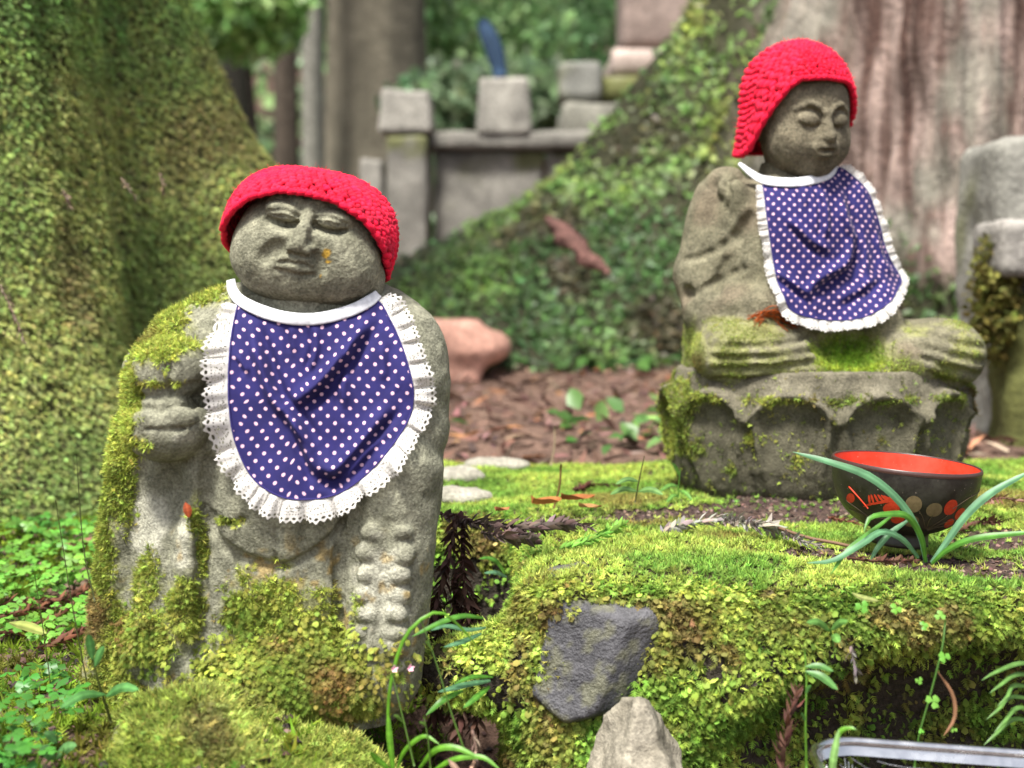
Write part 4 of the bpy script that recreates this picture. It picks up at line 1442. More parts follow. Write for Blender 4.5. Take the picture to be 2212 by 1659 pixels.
def lace_mat():
    m, nt, b, out = new_mat('white_lace')
    at = nd(nt, 'ShaderNodeAttribute', attribute_name='suv')       # x: along / eyelet pitch, y: 0 seam .. 1 edge
    sep = nd(nt, 'ShaderNodeSeparateXYZ')
    nt.links.new(at.outputs['Vector'], sep.inputs[0])
    def mth(op, a, b_=None):
        n = nd(nt, 'ShaderNodeMath', operation=op)
        for s_, v in zip(n.inputs, (a, b_)):
            if v is None:
                continue
            if isinstance(v, (int, float)):
                s_.default_value = v
            else:
                nt.links.new(v, s_)
        return n.outputs[0]
    def eyelets(pitch, row, rad, yscale):
        fx_ = mth('MULTIPLY', mth('SUBTRACT', mth('FRACT', mth('MULTIPLY', sep.outputs[0], pitch)), .5), 1 / pitch)
        fy_ = mth('MULTIPLY', mth('SUBTRACT', sep.outputs[1], row), yscale)
        d = mth('SQRT', mth('ADD', mth('MULTIPLY', fx_, fx_), mth('MULTIPLY', fy_, fy_)))
        return mth('LESS_THAN', d, rad)
    e1 = eyelets(1.0, .86, .30, 5.0)
    e2 = eyelets(2.0, .66, .13, 5.0)
    vo = nd(nt, 'ShaderNodeTexVoronoi', i_Scale=2.3)
    nt.links.new(at.outputs['Vector'], vo.inputs['Vector'])
    sc_ = nd(nt, 'ShaderNodeVectorMath', operation='MULTIPLY')
    nt.links.new(at.outputs['Vector'], sc_.inputs[0])
    sc_.inputs[1].default_value = (1, 5, 1)
    nt.links.new(sc_.outputs[0], vo.inputs['Vector'])
    band = mth('LESS_THAN', mth('ABSOLUTE', mth('SUBTRACT', sep.outputs[1], .36)), .22)
    net = mth('MULTIPLY', mth('LESS_THAN', vo.outputs['Distance'], .34), band)
    hole = mth('MAXIMUM', mth('MAXIMUM', e1, e2), net)
    b.inputs['Base Color'].default_value = (.62, .60, .57, 1)
    b.inputs['Roughness'].default_value = .85
    b.inputs['Specular IOR Level'].default_value = .2
    trl = nd(nt, 'ShaderNodeBsdfTranslucent')
    trl.inputs[0].default_value = (.62, .6, .57, 1)
    m0 = nd(nt, 'ShaderNodeMixShader')
    m0.inputs[0].default_value = .25
    nt.links.new(b.outputs[0], m0.inputs[1])
    nt.links.new(trl.outputs[0], m0.inputs[2])
    tr = nd(nt, 'ShaderNodeBsdfTransparent')
    mx = nd(nt, 'ShaderNodeMixShader')
    nt.links.new(hole, mx.inputs[0])
    nt.links.new(m0.outputs[0], mx.inputs[1])
    nt.links.new(tr.outputs[0], mx.inputs[2])
    nt.links.new(mx.outputs[0], out.inputs[0])
    return m
def plain(name, color, rough=.8, spec=.2, metal=0.0, sheen=0.0):
    m, nt, b, out = new_mat(name)
    tc = nd(nt, 'ShaderNodeTexCoord')
    n = nd(nt, 'ShaderNodeTexNoise', i_Scale=300.0, i_Detail=4.0)
    nt.links.new(tc.outputs['Object'], n.inputs['Vector'])
    c = mixrgb(nt, 'MULTIPLY', 1.0, tuple(color), ramp(nt, n.outputs[0], .3, .7, (.82,) * 3, (1.12,) * 3))
    nt.links.new(c, b.inputs['Base Color'])
    b.inputs['Roughness'].default_value = rough
    b.inputs['Specular IOR Level'].default_value = spec
    b.inputs['Metallic'].default_value = metal
    b.inputs['Sheen Weight'].default_value = sheen
    return m
M_CLOTH = cloth_mat('blue_dotted_cotton')
M_LACE = lace_mat()
M_WHITE = plain('white_cotton', (.64, .65, .68), .85, .2, 0, .2)
M_PIPE = plain('blue_hem', (.028, .022, .12), .8)

def bib(label, body, D, outline, i0, i1, collar, folds, lace_w, lace_p, pitch, center, seed, cw=13, lift=7.0, eye=8.6, cstart=.8):
    """outline: closed photo polygon; i0..i1 outline vertices that carry lace; folds: (pts, width, amp, offset)"""
    r_ = np.random.default_rng(seed)
    Hm = body.front_map()[::2, ::2]
    h = body.h * 2
    x0, y0 = float(body.xs[0]), float(body.ys[0])
    base = np.where(Hm < -200, -60, Hm)
    E = base.copy()
    def blur(A):
        P = np.pad(A, 1, mode='edge')
        return (P[:-2, 1:-1] + P[2:, 1:-1] + P[1:-1, :-2] + P[1:-1, 2:] + 2 * A + .5 * (P[:-2, :-2] + P[2:, 2:] + P[:-2, 2:] + P[2:, :-2])) / 8
    for _ in range(70):
        E = np.maximum(blur(E), base)
    for _ in range(3):
        E = blur(E)
    E = np.maximum(E, base) + lift + 9
    X, Y = np.meshgrid(x0 + h * np.arange(E.shape[0]), y0 + h * np.arange(E.shape[1]), indexing='ij')
    # finer map for the folds
    hf = 3.0
    xs = np.arange(min(p[0] for p in outline) - 70, max(p[0] for p in outline) + 70, hf)
    ys = np.arange(min(p[1] for p in outline) - 40, max(p[1] for p in outline) + 80, hf)
    XF, YF = np.meshgrid(xs, ys, indexing='ij')
    Z = bilin(E, x0, y0, h, XF, YF)
    for pts, wd, am, sk in folds:
        wd = wd * .72
        Q = spline([(a, b, 0) for a, b in pts], 14)[:, :2]
        best = np.full(XF.shape, 1e9)
        sgn = np.zeros(XF.shape)
        along = np.zeros(XF.shape)
        for k in range(13):
            a, b = Q[k], Q[k + 1]
            ab = b - a
            t = np.clip(((XF - a[0]) * ab[0] + (YF - a[1]) * ab[1]) / (ab @ ab + 1e-9), 0, 1)
            dx, dy = XF - a[0] - t * ab[0], YF - a[1] - t * ab[1]
            d = np.hypot(dx, dy)
            m = d < best
            best = np.where(m, d, best)
            sgn = np.where(m, np.sign(ab[0] * dy - ab[1] * dx), sgn)
            along = np.where(m, (k + t) / 13, along)
        env = np.clip(np.minimum(along, 1 - along) * 5, 0.12, 1)
        sd = best * sgn
        Z = Z + 1.3 * am * env * (np.exp(-(sd / wd) ** 2) - .75 * np.exp(-((sd - sk * wd * 1.5) / (wd * .8)) ** 2))
    Bd = bilin(np.where(Hm < -200, -60, Hm), x0, y0, h, XF, YF) + 4
    q_ = np.clip(.5 + .5 * (Z - Bd) / 6, 0, 1)
    Z = Bd * (1 - q_) + Z * q_ + 6 * q_ * (1 - q_)
    Z = Z + 1.6 * (fbm(np.stack([XF.ravel(), YF.ravel(), 0 * XF.ravel()], -1), .02, 2, seed).reshape(XF.shape) - .5)
    gxx, gyy = np.gradient(.6 * Z, hf)
    U = np.cumsum(np.sqrt(1 + gxx ** 2), 0) * hf
    Vv = np.cumsum(np.sqrt(1 + gyy ** 2), 1) * hf
    U -= U[len(xs) // 2:len(xs) // 2 + 1]
    Vv -= Vv[:, len(ys) // 2:len(ys) // 2 + 1]
    zf = lambda x, y: bilin(Z, xs[0], ys[0], hf, x, y)
    # closed outline, resampled
    O = spline([(a, b, 0) for a, b in outline] + [(outline[0][0], outline[0][1], 0)], 260)[:-1, :2]
    n = len(O)
    rr = np.linspace(0, 1, 64) ** .8
    PX = center[0] + rr[:, None] * (O[None, :, 0] - center[0])
    PY = center[1] + rr[:, None] * (O[None, :, 1] - center[1])
    W = zf(PX, PY)
    W = W + 3 * np.clip(rr - .94, 0, 1)[:, None] * 10 * 0
    uu, vv = bilin(U, xs[0], ys[0], hf, PX, PY), bilin(Vv, xs[0], ys[0], hf, PX, PY)
    V = to_world(np.stack([PX, PY, W], -1).reshape(-1, 3), D)
    F = grid_faces(64, n, wrap_v=True)
    t_ = thing('bib', label, 'bib', tuple(to_world(np.array([[center[0], outline[0][1], zf(np.array([center[0]]), np.array([outline[0][1]]))[0]]]), D)[0]))
    mobj('cloth', V, F, M_CLOTH, t_, None, True, np.stack([uu.ravel() / pitch, vv.ravel() / pitch], -1))
    e = np.stack([O[:, 0], O[:, 1], zf(O[:, 0], O[:, 1]) + 1.0], -1)
    V, F = tube(to_world(np.concatenate([e, e[:1]]), D), 2.0 * D / FOC, 6, close=False)
    mobj('hem', V, F, M_PIPE, t_)
    # lace: a gathered strip along the outline
    S = spline([(a, b, 0) for a, b in outline[i0:i1 + 1]], 900)[:, :2]
    ds = np.concatenate([[0], np.cumsum(np.linalg.norm(np.diff(S, axis=0), axis=1))])
    T = norm(np.gradient(S, axis=0))
    Nn = np.stack([T[:, 1], -T[:, 0]], -1)
    cc = np.array(center)
    if np.einsum('ij,ij->i', S - cc, Nn).mean() < 0:
        Nn = -Nn
    nt_ = 14
    tt = np.linspace(0, 1, nt_)
    ph = np.cumsum(np.gradient(ds) * (1 + .35 * np.interp(ds, np.linspace(0, ds[-1], 24), r_.normal(size=24)))) / lace_p
    fr = ph - np.floor(ph)
    # each pleat: slow rise, quick fold back
    saw = .5 - .5 * np.cos(2 * np.pi * fr ** .8) + .15 * np.sin(2 * np.pi * ph * 2.7 + 1)
    shift = .55 * np.sin(2 * np.pi * fr)
    kk = np.arange(0, int(ph[-1]) + 3)
    wj = lace_w * (1 + .10 * np.interp(ph, kk, r_.normal(size=len(kk))))
    scal = 1 + .07 * np.cos(2 * np.pi * ph * lace_p * 1.3 / eye + np.pi)
    wide = (wj * np.interp(np.linspace(0, 1, 900), [0, .03, .97, 1], [.55, 1, 1, .55]) * (.86 + .14 * saw))
    K = tt[None, :]
    pos = S[:, None] + Nn[:, None] * (wide[:, None] * (K * np.where(K > .99, scal[:, None], 1)))[..., None] - T[:, None] * (K * (lace_p * .30) * shift[:, None])[..., None]
    dep = zf(pos[..., 0].ravel(), pos[..., 1].ravel()).reshape(pos.shape[:2])
    dep = np.maximum(dep, zf(S[:, 0], S[:, 1])[:, None] - 34 * K) + K ** .7 * (saw[:, None] * lace_p * .42 - 2) - 1.0
    P3 = np.concatenate([pos, dep[..., None]], -1)
    uvl = np.stack(np.broadcast_arrays((ph * lace_p * 1.3 / eye)[:, None], K), -1)
    mobj('lace', to_world(P3.reshape(-1, 3), D), grid_faces(900, nt_), M_LACE, t_, None, True, uvl.reshape(-1, 2))
    # collar band
    Q = spline([(a, b, 0) for a, b in collar], 80)[:, :2]
    tg = norm(np.gradient(Q, axis=0))
    nn_ = np.stack([-tg[:, 1], tg[:, 0]], -1)
    k = np.linspace(-1, 1, 9)
    wv = cw * np.interp(np.linspace(0, 1, 80), [0, .1, .3, .94, 1], [cstart, .5 + .5 * cstart, 1.05, 1, .75])
    pos = Q[:, None] + nn_[:, None] * (wv[:, None] * k[None])[..., None]
    dep = zf(np.clip(pos[..., 0], xs[0] + 5, xs[-1] - 8).ravel(), np.clip(pos[..., 1], ys[0] + 3, ys[-1] - 8).ravel()).reshape(pos.shape[:2])
    dep = dep.max(1, keepdims=True) * .5 + dep * .5 + 4 + 2.4 * (1 - k[None] ** 2) + 1.6 * np.sin(np.linspace(0, 22, 80) + 2 * np.sin(np.linspace(0, 9, 80)))[:, None]
    P3 = np.concatenate([pos, dep[..., None]], -1)
    bk = P3.copy()
    bk[..., 2] -= 5
    P3 = np.concatenate([P3, bk[:, ::-1]], 1)
    mobj('collar', to_world(P3.reshape(-1, 3), D), grid_faces(80, 18, wrap_v=True), M_WHITE, t_)
    return t_, zf

bib1, zf1 = bib('blue dotted bib with deep white lace on the standing round-faced statue', BODY1, D1,
    [(522, 658), (515, 715), (514, 790), (518, 870), (532, 945), (566, 1012), (620, 1050), (680, 1060), (742, 1050), (800, 1012), (852, 955), (888, 898),
     (898, 850), (892, 806), (872, 745), (845, 690), (815, 650), (770, 676), (700, 690), (640, 688), (575, 674)], 0, 16,
    [(500, 604), (507, 628), (530, 650), (580, 672), (640, 686), (700, 686), (762, 670), (800, 650), (818, 634)],
    [([(800, 690), (745, 770), (690, 830), (640, 868)], 20, 20, -1), ([(548, 700), (580, 780), (606, 850), (650, 900), (690, 960)], 18, 15, -1),
     ([(690, 960), (730, 1000), (780, 960), (850, 860)], 24, 17, 1), ([(640, 868), (680, 960), (710, 1040)], 16, 10, 1),
     ([(868, 900), (810, 960), (740, 1040)], 13, 11, 1), ([(690, 700), (694, 750), (680, 800)], 9, 7, 1), ([(640, 700), (648, 760)], 10, 4, 1),
     ([(770, 740), (752, 820), (760, 880)], 14, 7, 1), ([(830, 740), (838, 820)], 13, 5, -1), ([(528, 760), (556, 800)], 10, 6, 1)],
    45, 46, 30.7, (700, 850), 3, cw=12.5)
bib2, zf2 = bib('blue dotted bib with lace frill hanging over the seated statue lap', BODY2, D2,
    [(1645, 400), (1648, 470), (1656, 540), (1664, 600), (1674, 636), (1690, 668), (1735, 684), (1800, 690), (1856, 681), (1905, 652), (1944, 620), (1958, 606), (1952, 588), (1936, 560),
     (1924, 530), (1908, 470), (1888, 415), (1862, 382), (1822, 358), (1790, 382), (1740, 396), (1690, 402)], 0, 18,
    [(1598, 352), (1622, 374), (1648, 390), (1700, 396), (1750, 390), (1792, 376), (1816, 352)],
    [([(1768, 405), (1776, 460), (1772, 520)], 11, 8, 1), ([(1812, 400), (1822, 470), (1836, 520), (1818, 570), (1760, 600), (1722, 640)], 17, 16, -1),
     ([(1660, 585), (1700, 612), (1740, 640)], 13, 9, 1), ([(1850, 480), (1866, 560), (1850, 640)], 20, 9, 1), ([(1730, 400), (1728, 450)], 9, 5, 1),
     ([(1690, 470), (1740, 520), (1790, 545)], 14, 7, 1), ([(1900, 500), (1912, 560), (1945, 600)], 13, 7, -1), ([(1790, 650), (1850, 620), (1900, 590)], 16, 6, 1)],
    22, 29, 22.5, (1780, 560), 4, cw=9.5, lift=6, eye=6.5, cstart=.4)

# ------------------------------------------------------------------ lacquer bowl
def bowl():
    Db = 1.205
    s = Db / FOC * .965
    base = px(1940, 1172, Db)
    base[2] = -.004
    Rr = 164 * s
    prof_o = [(62, 0), (66, 4), (64, 26), (66, 34), (92, 46), (120, 66), (142, 94), (156, 128), (163, 160), (165, 188), (164.5, 194), (162.5, 196)]
    prof_i = [(160, 194), (158, 180), (154, 150), (144, 116), (124, 84), (92, 60), (50, 50), (0.5, 48)]
    t = thing('lacquer_bowl', 'black lacquer soup bowl with red inside and painted leaves on the moss', 'bowl', tuple(base))
    roll = math.radians(4.6)
    ptc = math.radians(1.5)
    def place(p):
        x, y, z = p[..., 0] * s, p[..., 1] * s, p[..., 2] * s * .95
        x, z = x * math.cos(roll) + z * math.sin(roll), -x * math.sin(roll) + z * math.cos(roll)
        y, z = y * math.cos(ptc) - z * math.sin(ptc), y * math.sin(ptc) + z * math.cos(ptc)
        return np.stack([base[0] + x, base[1] + y, base[2] + z + .004], -1)
    def lathe(prof, name, mat):
        pr = spline([(a, b, 0) for a, b in prof], 48)[:, :2]
        th = np.linspace(0, 2 * np.pi, 96, endpoint=False)
        p = np.stack([pr[:, 0][:, None] * np.cos(th), pr[:, 0][:, None] * np.sin(th), np.repeat(pr[:, 1][:, None], 96, 1)], -1)
        mobj(name, place(p).reshape(-1, 3), grid_faces(48, 96, wrap_v=True)[:, ::-1], mat, t)
        return pr
    def lac(name, c, rough, dust):
        m, nt, b, out = new_mat(name)
        tc = nd(nt, 'ShaderNodeTexCoord')
        n = nd(nt, 'ShaderNodeTexNoise', i_Scale=55.0, i_Detail=7.0, i_Roughness=.7)
        sp = nd(nt, 'ShaderNodeTexNoise', i_Scale=700.0, i_Detail=1.0)
        for q in (n, sp):
            nt.links.new(tc.outputs['Object'], q.inputs['Vector'])
        f = ramp(nt, n.outputs[0], .42, .72)
        col = mixrgb(nt, 'MIX', f, c, dust)
        f2 = ramp(nt, sp.outputs[0], .76, .79)
        col = mixrgb(nt, 'MIX', f2, col, (.45, .36, .30))
        nt.links.new(col, b.inputs['Base Color'])
        r1 = ramp(nt, n.outputs[0], .35, .7, (rough,) * 3, (rough + .35,) * 3)
        nt.links.new(r1, b.inputs['Roughness'])
        return m
    MO = lac('black_lacquer', (.008, .006, .006), .28, (.032, .029, .021))
    MI = lac('red_lacquer', (.52, .030, .008), .32, (.46, .05, .022))
    pr = lathe(prof_o, 'outside', MO)
    lathe(prof_i, 'inside', MI)
    lathe([(165.5, 186), (166, 191), (164, 196.5), (161, 196.8), (159.6, 194.5)], 'rim', plain('bowl_rim', (.05, .022, .018), .35, .5))
    lathe([(.5, 8), (30, 7), (60, 6), (62, 0)], 'foot_underside', MO)
    paint_r, paint_o, paint_g = plain('red_paint', (.50, .045, .018), .5), plain('olive_paint', (.17, .125, .065), .5), plain('gold_line', (.10, .075, .045), .5)
    zr = lambda z: np.interp(z, pr[:, 1][8:], pr[:, 0][8:])
    def on(u, z, off=.7):
        """u: picture offset from the bowl axis, front side"""
        R = zr(z) + off
        return np.stack([u, -np.sqrt(np.maximum(R ** 2 - u ** 2, 1)), z], -1)
    def spot(x, y, a, b, rot, mat):
        a, b = a * 1.15, b * 1.15
        u0, z0 = x - 1958 + 10, (1172 - y) + (x - 1958) * .08
        q = np.linspace(0, 2 * np.pi, 20, endpoint=False)
        k = np.array([0.02, .5, 1.0])[:, None]
        c, s_ = math.cos(math.radians(rot)), math.sin(math.radians(rot))
        R0 = zr(z0)
        ex = a * k * np.cos(q) * c - b * k * np.sin(q) * s_
        ey = a * k * np.cos(q) * s_ + b * k * np.sin(q) * c
        fore = max(.35, math.sqrt(max(1 - (u0 / R0) ** 2, .1)))
        p = on(u0 + ex * min(1, fore * 1.1), z0 - ey)
        mobj('painted_leaf', place(p).reshape(-1, 3), grid_faces(3, 20, wrap_v=True), mat, t)
    for a in ((1930, 1048, 15, 18, -20, paint_o), (1977, 1062, 16, 15, 0, paint_o), (2015, 1058, 14, 17, 10, paint_r), (2046, 1079, 15, 14, -20, paint_r), (2082, 1075, 15, 19, 0, paint_r),
              (2026, 1102, 12, 12, 0, paint_r), (2062, 1102, 14, 13, 0, paint_r), (1888, 1062, 14, 13, 0, paint_r), (1906, 1085, 12, 13, 0, paint_r), (1892, 1041, 13, 11, 40, paint_r), (1936, 1092, 13, 13, 0, paint_o),
              (1814, 1050, 12, 10, 40, paint_r)):
        spot(*a)
    for i in range(15):
        a_ = -150 + 300 * i / 14
        spot(1862 + 26 * math.cos(math.radians(a_)) * .8, 1052 - 14 * math.sin(math.radians(a_ * .6 + 60)), 10, 2.2, -40 + 8 * i, paint_r)
    def line(pts, w, mat=paint_g):
        Q = spline([(a, b, 0) for a, b in pts], 14)
        u, z = Q[:, 0] - 1958 + 10, (1172 - Q[:, 1]) + (Q[:, 0] - 1958) * .08
        V, F = tube(place(on(u, z, .9)), w * s, 5)
        mobj('painted_stem', V, F, mat, t)
    for q in ([(1972, 1112), (1955, 1080), (1942, 1062)], [(1975, 1112), (1972, 1090), (1977, 1076)], [(1976, 1114), (2000, 1090), (2015, 1076)], [(1978, 1116), (2010, 1098), (2038, 1090)],
              [(1980, 1118), (2010, 1108), (2050, 1112)], [(2020, 1062), (2060, 1040), (2108, 1032)], [(1820, 1080), (1860, 1090), (1900, 1086)], [(1810, 1060), (1850, 1088), (1880, 1112)]):
        line(q, .8)
    line([(1806, 1022), (1822, 1040), (1846, 1068)], 1.8, paint_r)
bowl()

# ------------------------------------------------------------------ loose rocks
def rock(name, label, c, r, h, base, seed, mat=M_ROCK, amp=.01, freq=20, cuts=(), moss=None, col2=None):
    g = Grid(c[0] - r[0] * 1.5, c[0] + r[0] * 1.5, c[1] - r[1] * 1.5, c[1] + r[1] * 1.5, c[2] - r[2] * 1.6, c[2] + r[2] * 1.6, h)
    g.ell(c, r, k=h)
    for n_, off in cuts:
        n_ = np.array(n_, float)
        n_ /= np.linalg.norm(n_)
        X, Y, W = g.xs[:, None, None] - c[0], g.ys[None, :, None] - c[1], g.ws[None, None, :] - c[2]
        pl = (X * n_[0] + Y * n_[1] + W * n_[2] - off).astype(np.float32)
        g.d = np.maximum(g.d, pl)
    g.noise(amp, freq, seed)
    g.noise(amp * .4, freq * 3.5, seed + 2)
    V, F = g.mesh()
    n = fbm(V, freq * 1.2, 3, seed + 5)[:, None]
    b2 = np.array(col2 if col2 is not None else np.array(base) * 1.7)
    col = np.array(base) * (1 - n) + b2 * n
    return V, F, col

# dark slate set into the ledge front
c = px(1300, 1432, 1.05)
V, F, col = rock('slate', '', (c[0], 1.076, c[2]), (.080, .060, .076), .0034, (.030, .030, .035), 301, amp=.0022, freq=34, col2=(.10, .098, .105),
                 cuts=[((-.3, -1, .2), .031), ((.55, -1, -.15), .034), ((.1, -.4, 1), .044), ((-1, -.2, .25), .046), ((1, -.3, .45), .052), ((.2, -.5, -1), .046), ((-.7, -.3, -.8), .056)])
lich = sstep(.52, .66, fbm(V, 130, 3, 306) + .35 * (fbm(V, 30, 2, 307) - .5))[:, None] * .45
col = col * (1 - lich) + lich * np.array([.17, .17, .09])
rs = stone_mat('slate', 300, .7, rough=.5, spk=.25, dist=.004)
tag(mobj('slate_rock', V, F, rs, None, col), 'dark blue grey angular slate showing through the ledge moss', 'rock')
# pale pointed stone in front
c = px(1378, 1640, 1.0)
V, F, col = rock('cone', '', (c[0], 1.0, c[2] - .03), (.052, .045, .085), .003, (.13, .115, .085), 311, amp=.006, freq=40, col2=(.30, .275, .22),
                 cuts=[((-1, -.3, .42), .026), ((1, -.25, .5), .033), ((.1, -1, .5), .028), ((0, .3, 1), .070)])
tag(mobj('pointed_stone', V, F, M_ROCK, None, col), 'pale beige pointed stone standing before the slate', 'rock')
# mossy boulder under the standing statue
c = px(440, 1640, .98)
V, F, col = rock('boulder', '', (c[0] + .0, 1.0, c[2] - .066), (.15, .085, .105), .005, (.10, .085, .075), 321, amp=.014, freq=16, col2=(.24, .20, .18),
                 cuts=[((-.75, -.3, .75), .098), ((.5, -.1, 1), .092)])
bo = thing('boulder', 'low boulder overgrown with light feathery moss before the standing statue', 'rock', tuple(np.array([c[0], 1.0, -.22])))
N = vnormals(V, F)
mobj('rock_body', V, F, M_ROCK, bo, col)
xp, yp = project(V)
clear = np.exp(-(((xp - 190) / 60) ** 2 + ((yp - 1600) / 70) ** 2))
wt = sstep(-.5, .2, N[:, 2]) * sstep(.2, .4, fbm(V, 22, 3, 325) + .12 - .5 * clear)
P, N, vi = sample(V, F, 16000, wt, 31)
V, F, c = instances(FERN + STAR, P, N + np.array([0, -.2, .5]), .0068, moss_col(P, 92, 24, srgb(196, 208, 108), srgb(150, 168, 76), srgb(146, 144, 84), .64), 32, jitter=.5, colvar=.3)
mobj('moss', V, F, M_MOSS, bo, c, False, kind='stuff')
# pale stones at the ledge's far edge
for i, (x, y, rx, rz, lb) in enumerate(((985, 1010, .035, .012, 'pale grey stone half sunk in moss behind the standing statue'), (985, 1050, .040, .010, 'flat cream stone in moss beside the standing statue elbow'), (1075, 985, .042, .009, 'long pale stone at the far moss edge of the ledge'))):
    p = pz(x, y, .004)
    V, F, col = rock('s', '', (p[0], p[1], -.007), (rx, .022, rz), .004, (.20, .19, .15), 330 + i, amp=.004, freq=40, col2=(.36, .34, .29))
    tag(mobj('pale_stone', V, F, M_ROCK, None, col), lb, 'stone')

# ------------------------------------------------------------------ ground cover on the left
n = 11500
r = np.random.default_rng(55)
xx, yy = r.uniform(-.62, -.06, n), r.uniform(.86, 1.72, n)
P = np.stack([xx, yy, gz(xx, yy)], -1)
k = fbm(P, 9, 3, 95)
P = P[k > .40]
V, F, c = instances(FERN + STAR, P, np.tile([0, -.1, 1.], (len(P), 1)), .0105, moss_col(P, 96, 14, srgb(150, 180, 60), srgb(96, 140, 48), srgb(120, 120, 50), .55), 41, jitter=.5, colvar=.3)
mobj('ground_moss', V, F, M_MOSS, None, c, False, kind='stuff')
def round_proto(seed):
    g_ = np.random.default_rng(seed)
    v, f = [(0, 0, .15)], []
    for lobe_ in range(3):
        a0 = 2 * math.pi * lobe_ / 3 + .2 * g_.normal()
        k0 = len(v)
        for q in range(5):
            a = a0 + (q - 2) * .42
            L = (.62, .95, .86, .95, .62)[q]
            v.append((L * math.cos(a), L * math.sin(a), .10 - .10 * (q != 2)))
        for q in range(4):
            f.append((0, k0 + q, k0 + q + 1))
    return np.array(v), np.array(f)
ROUND = [round_proto(i) for i in range(4)]
n = 1500
xx, yy = r.uniform(-.62, -.30, n), r.uniform(.9, 1.62, n)
P = np.stack([xx, yy, gz(xx, yy) + r.uniform(.008, .030, n)], -1)
P = P[(fbm(P, 6, 2, 97) + .25 * (yy > 1.25)) > .48]
V, F, c = instances(ROUND, P, np.tile([0, -.25, 1.], (len(P), 1)), .0070, moss_col(P, 98, 9, srgb(140, 208, 84), srgb(92, 164, 66), srgb(160, 190, 80), .52), 42, jitter=.22, colvar=.22)
mobj('clover_cover', V, F, M_LEAF, None, c, True, kind='stuff')
# crumbs of humus and bark on the ledge
CH = [(np.array([[-.4, -.25, 0], [.4, -.3, .05], [.45, .3, .1], [-.35, .35, 0], [0, 0, .4]]), np.array([(0, 1, 4), (1, 2, 4), (2, 3, 4), (3, 0, 4)]))]
wt = sstep(.5, .8, LN[:, 2]) * sstep(.25, .6, BARE)
P, N, vi = sample(LV, LF, 5200, wt, 61)
cl = r.choice(3, len(P), p=[.5, .35, .15])
V, F, c = instances(CH, P, N, .0042, np.array([[.045, .03, .026], [.10, .065, .055], [.22, .15, .12]])[cl], 62, jitter=.4)
mobj('humus_crumbs', V, F, M_DRY, ledge, c, False, kind='stuff')
n = 5200
xx, yy = r.uniform(-.62, .5, n), r.uniform(.85, 1.7, n)
P = np.stack([xx, yy, gz(xx, yy) + .002], -1)
cl = r.choice(3, n, p=[.5, .35, .15])
V, F, c = instances(CH + FLAKE, P, np.tile([0, 0, 1.], (n, 1)), .009, np.array([[.035, .025, .022], [.08, .05, .04], [.16, .10, .08]])[cl], 63, jitter=.4)
mobj('humus_litter', V, F, M_DRY, None, c, False, kind='stuff')

# ------------------------------------------------------------------ plants with strap leaves
def blade_mesh(pts, w, n=18, fold=.25, col=(.1, .2, .04), tipw=.05, basew=.45):
    path = spline(pts, n)
    T = norm(np.gradient(path, axis=0))
    view = norm(path - np.array([0, 0, H + .25]))
    A = norm(np.cross(T, view))
    B = np.cross(A, T)
    t = np.linspace(0, 1, n)
    ww = w * np.interp(t, [0, .25, .6, .9, 1], [basew, .85, 1, .6, tipw])[:, None]
    k = (np.arange(5) - 2) / 2
    ww = ww * .78
    V = path[:, None] + A[:, None] * (ww * k)[..., None] + B[:, None] * (ww * fold * np.abs(k))[..., None]
    c = np.array(col) * (1 + .45 * (np.abs(k) < .2) - .12 + .1 * np.array([1, -1, 0, 1, -.6]))[None, :, None] * (1 + .25 * (np.sin(t * 41 + path[0, 0] * 900) * np.sin(t * 17)))[:, None, None] * np.interp(t, [0, .15, 1], [.75, 1, 1.05])[:, None, None]
    return V.reshape(-1, 3), grid_faces(n, 5), np.broadcast_to(c, (n, 5, 3)).reshape(-1, 3)

def plant(name, label, cat, blades, base, group=None):
    t = thing(name, label, cat, tuple(base), group)
    for pts, w, col in blades:
        V, F, c = blade_mesh(pts, w, col=col)
        mobj('leaf_blade', V, F, M_LEAF, t, c)
    return t
def L3(pts):
    return [px(a, b, d) for a, b, d in pts]
BLU = srgb(118, 176, 128) * .55
GRN = srgb(104, 172, 62) * .55
root = px(2000, 1215, 1.09)
u = .36e-3
plant('strap_leaf_plant', 'strap-leaved plant arching in front of the lacquer bowl', 'plant', [
    (L3([(2000, 1215, 1.09), (1985, 1150, 1.088), (1945, 1085, 1.085), (1880, 1030, 1.085), (1800, 1000, 1.09), (1712, 976, 1.10)]), 11 * u, BLU),
    (L3([(2000, 1215, 1.09), (1990, 1160, 1.08), (1960, 1115, 1.07), (1920, 1110, 1.06), (1880, 1118, 1.055), (1866, 1150, 1.05)]), 9 * u, GRN),
    (L3([(1985, 1205, 1.09), (1950, 1165, 1.07), (1905, 1148, 1.06), (1860, 1175, 1.05), (1800, 1210, 1.045), (1742, 1216, 1.045)]), 9 * u, BLU),
    (L3([(1960, 1125, 1.075), (1925, 1150, 1.07), (1898, 1180, 1.066), (1880, 1210, 1.062)]), 8 * u, BLU),
    (L3([(1925, 1115, 1.07), (1880, 1150, 1.06), (1830, 1190, 1.05), (1795, 1240, 1.045)]), 7 * u, GRN)], root)
plant('strap_leaf_plant', 'strap-leaved plant leaning right past the lacquer bowl', 'plant', [
    (L3([(2012, 1215, 1.09), (2045, 1170, 1.09), (2085, 1115, 1.09), (2140, 1065, 1.09), (2230, 1015, 1.09)]), 11 * u, BLU),
    (L3([(2012, 1218, 1.09), (2050, 1185, 1.08), (2110, 1162, 1.07), (2240, 1148, 1.06)]), 9 * u, GRN)], root + np.array([.006, 0, 0]))
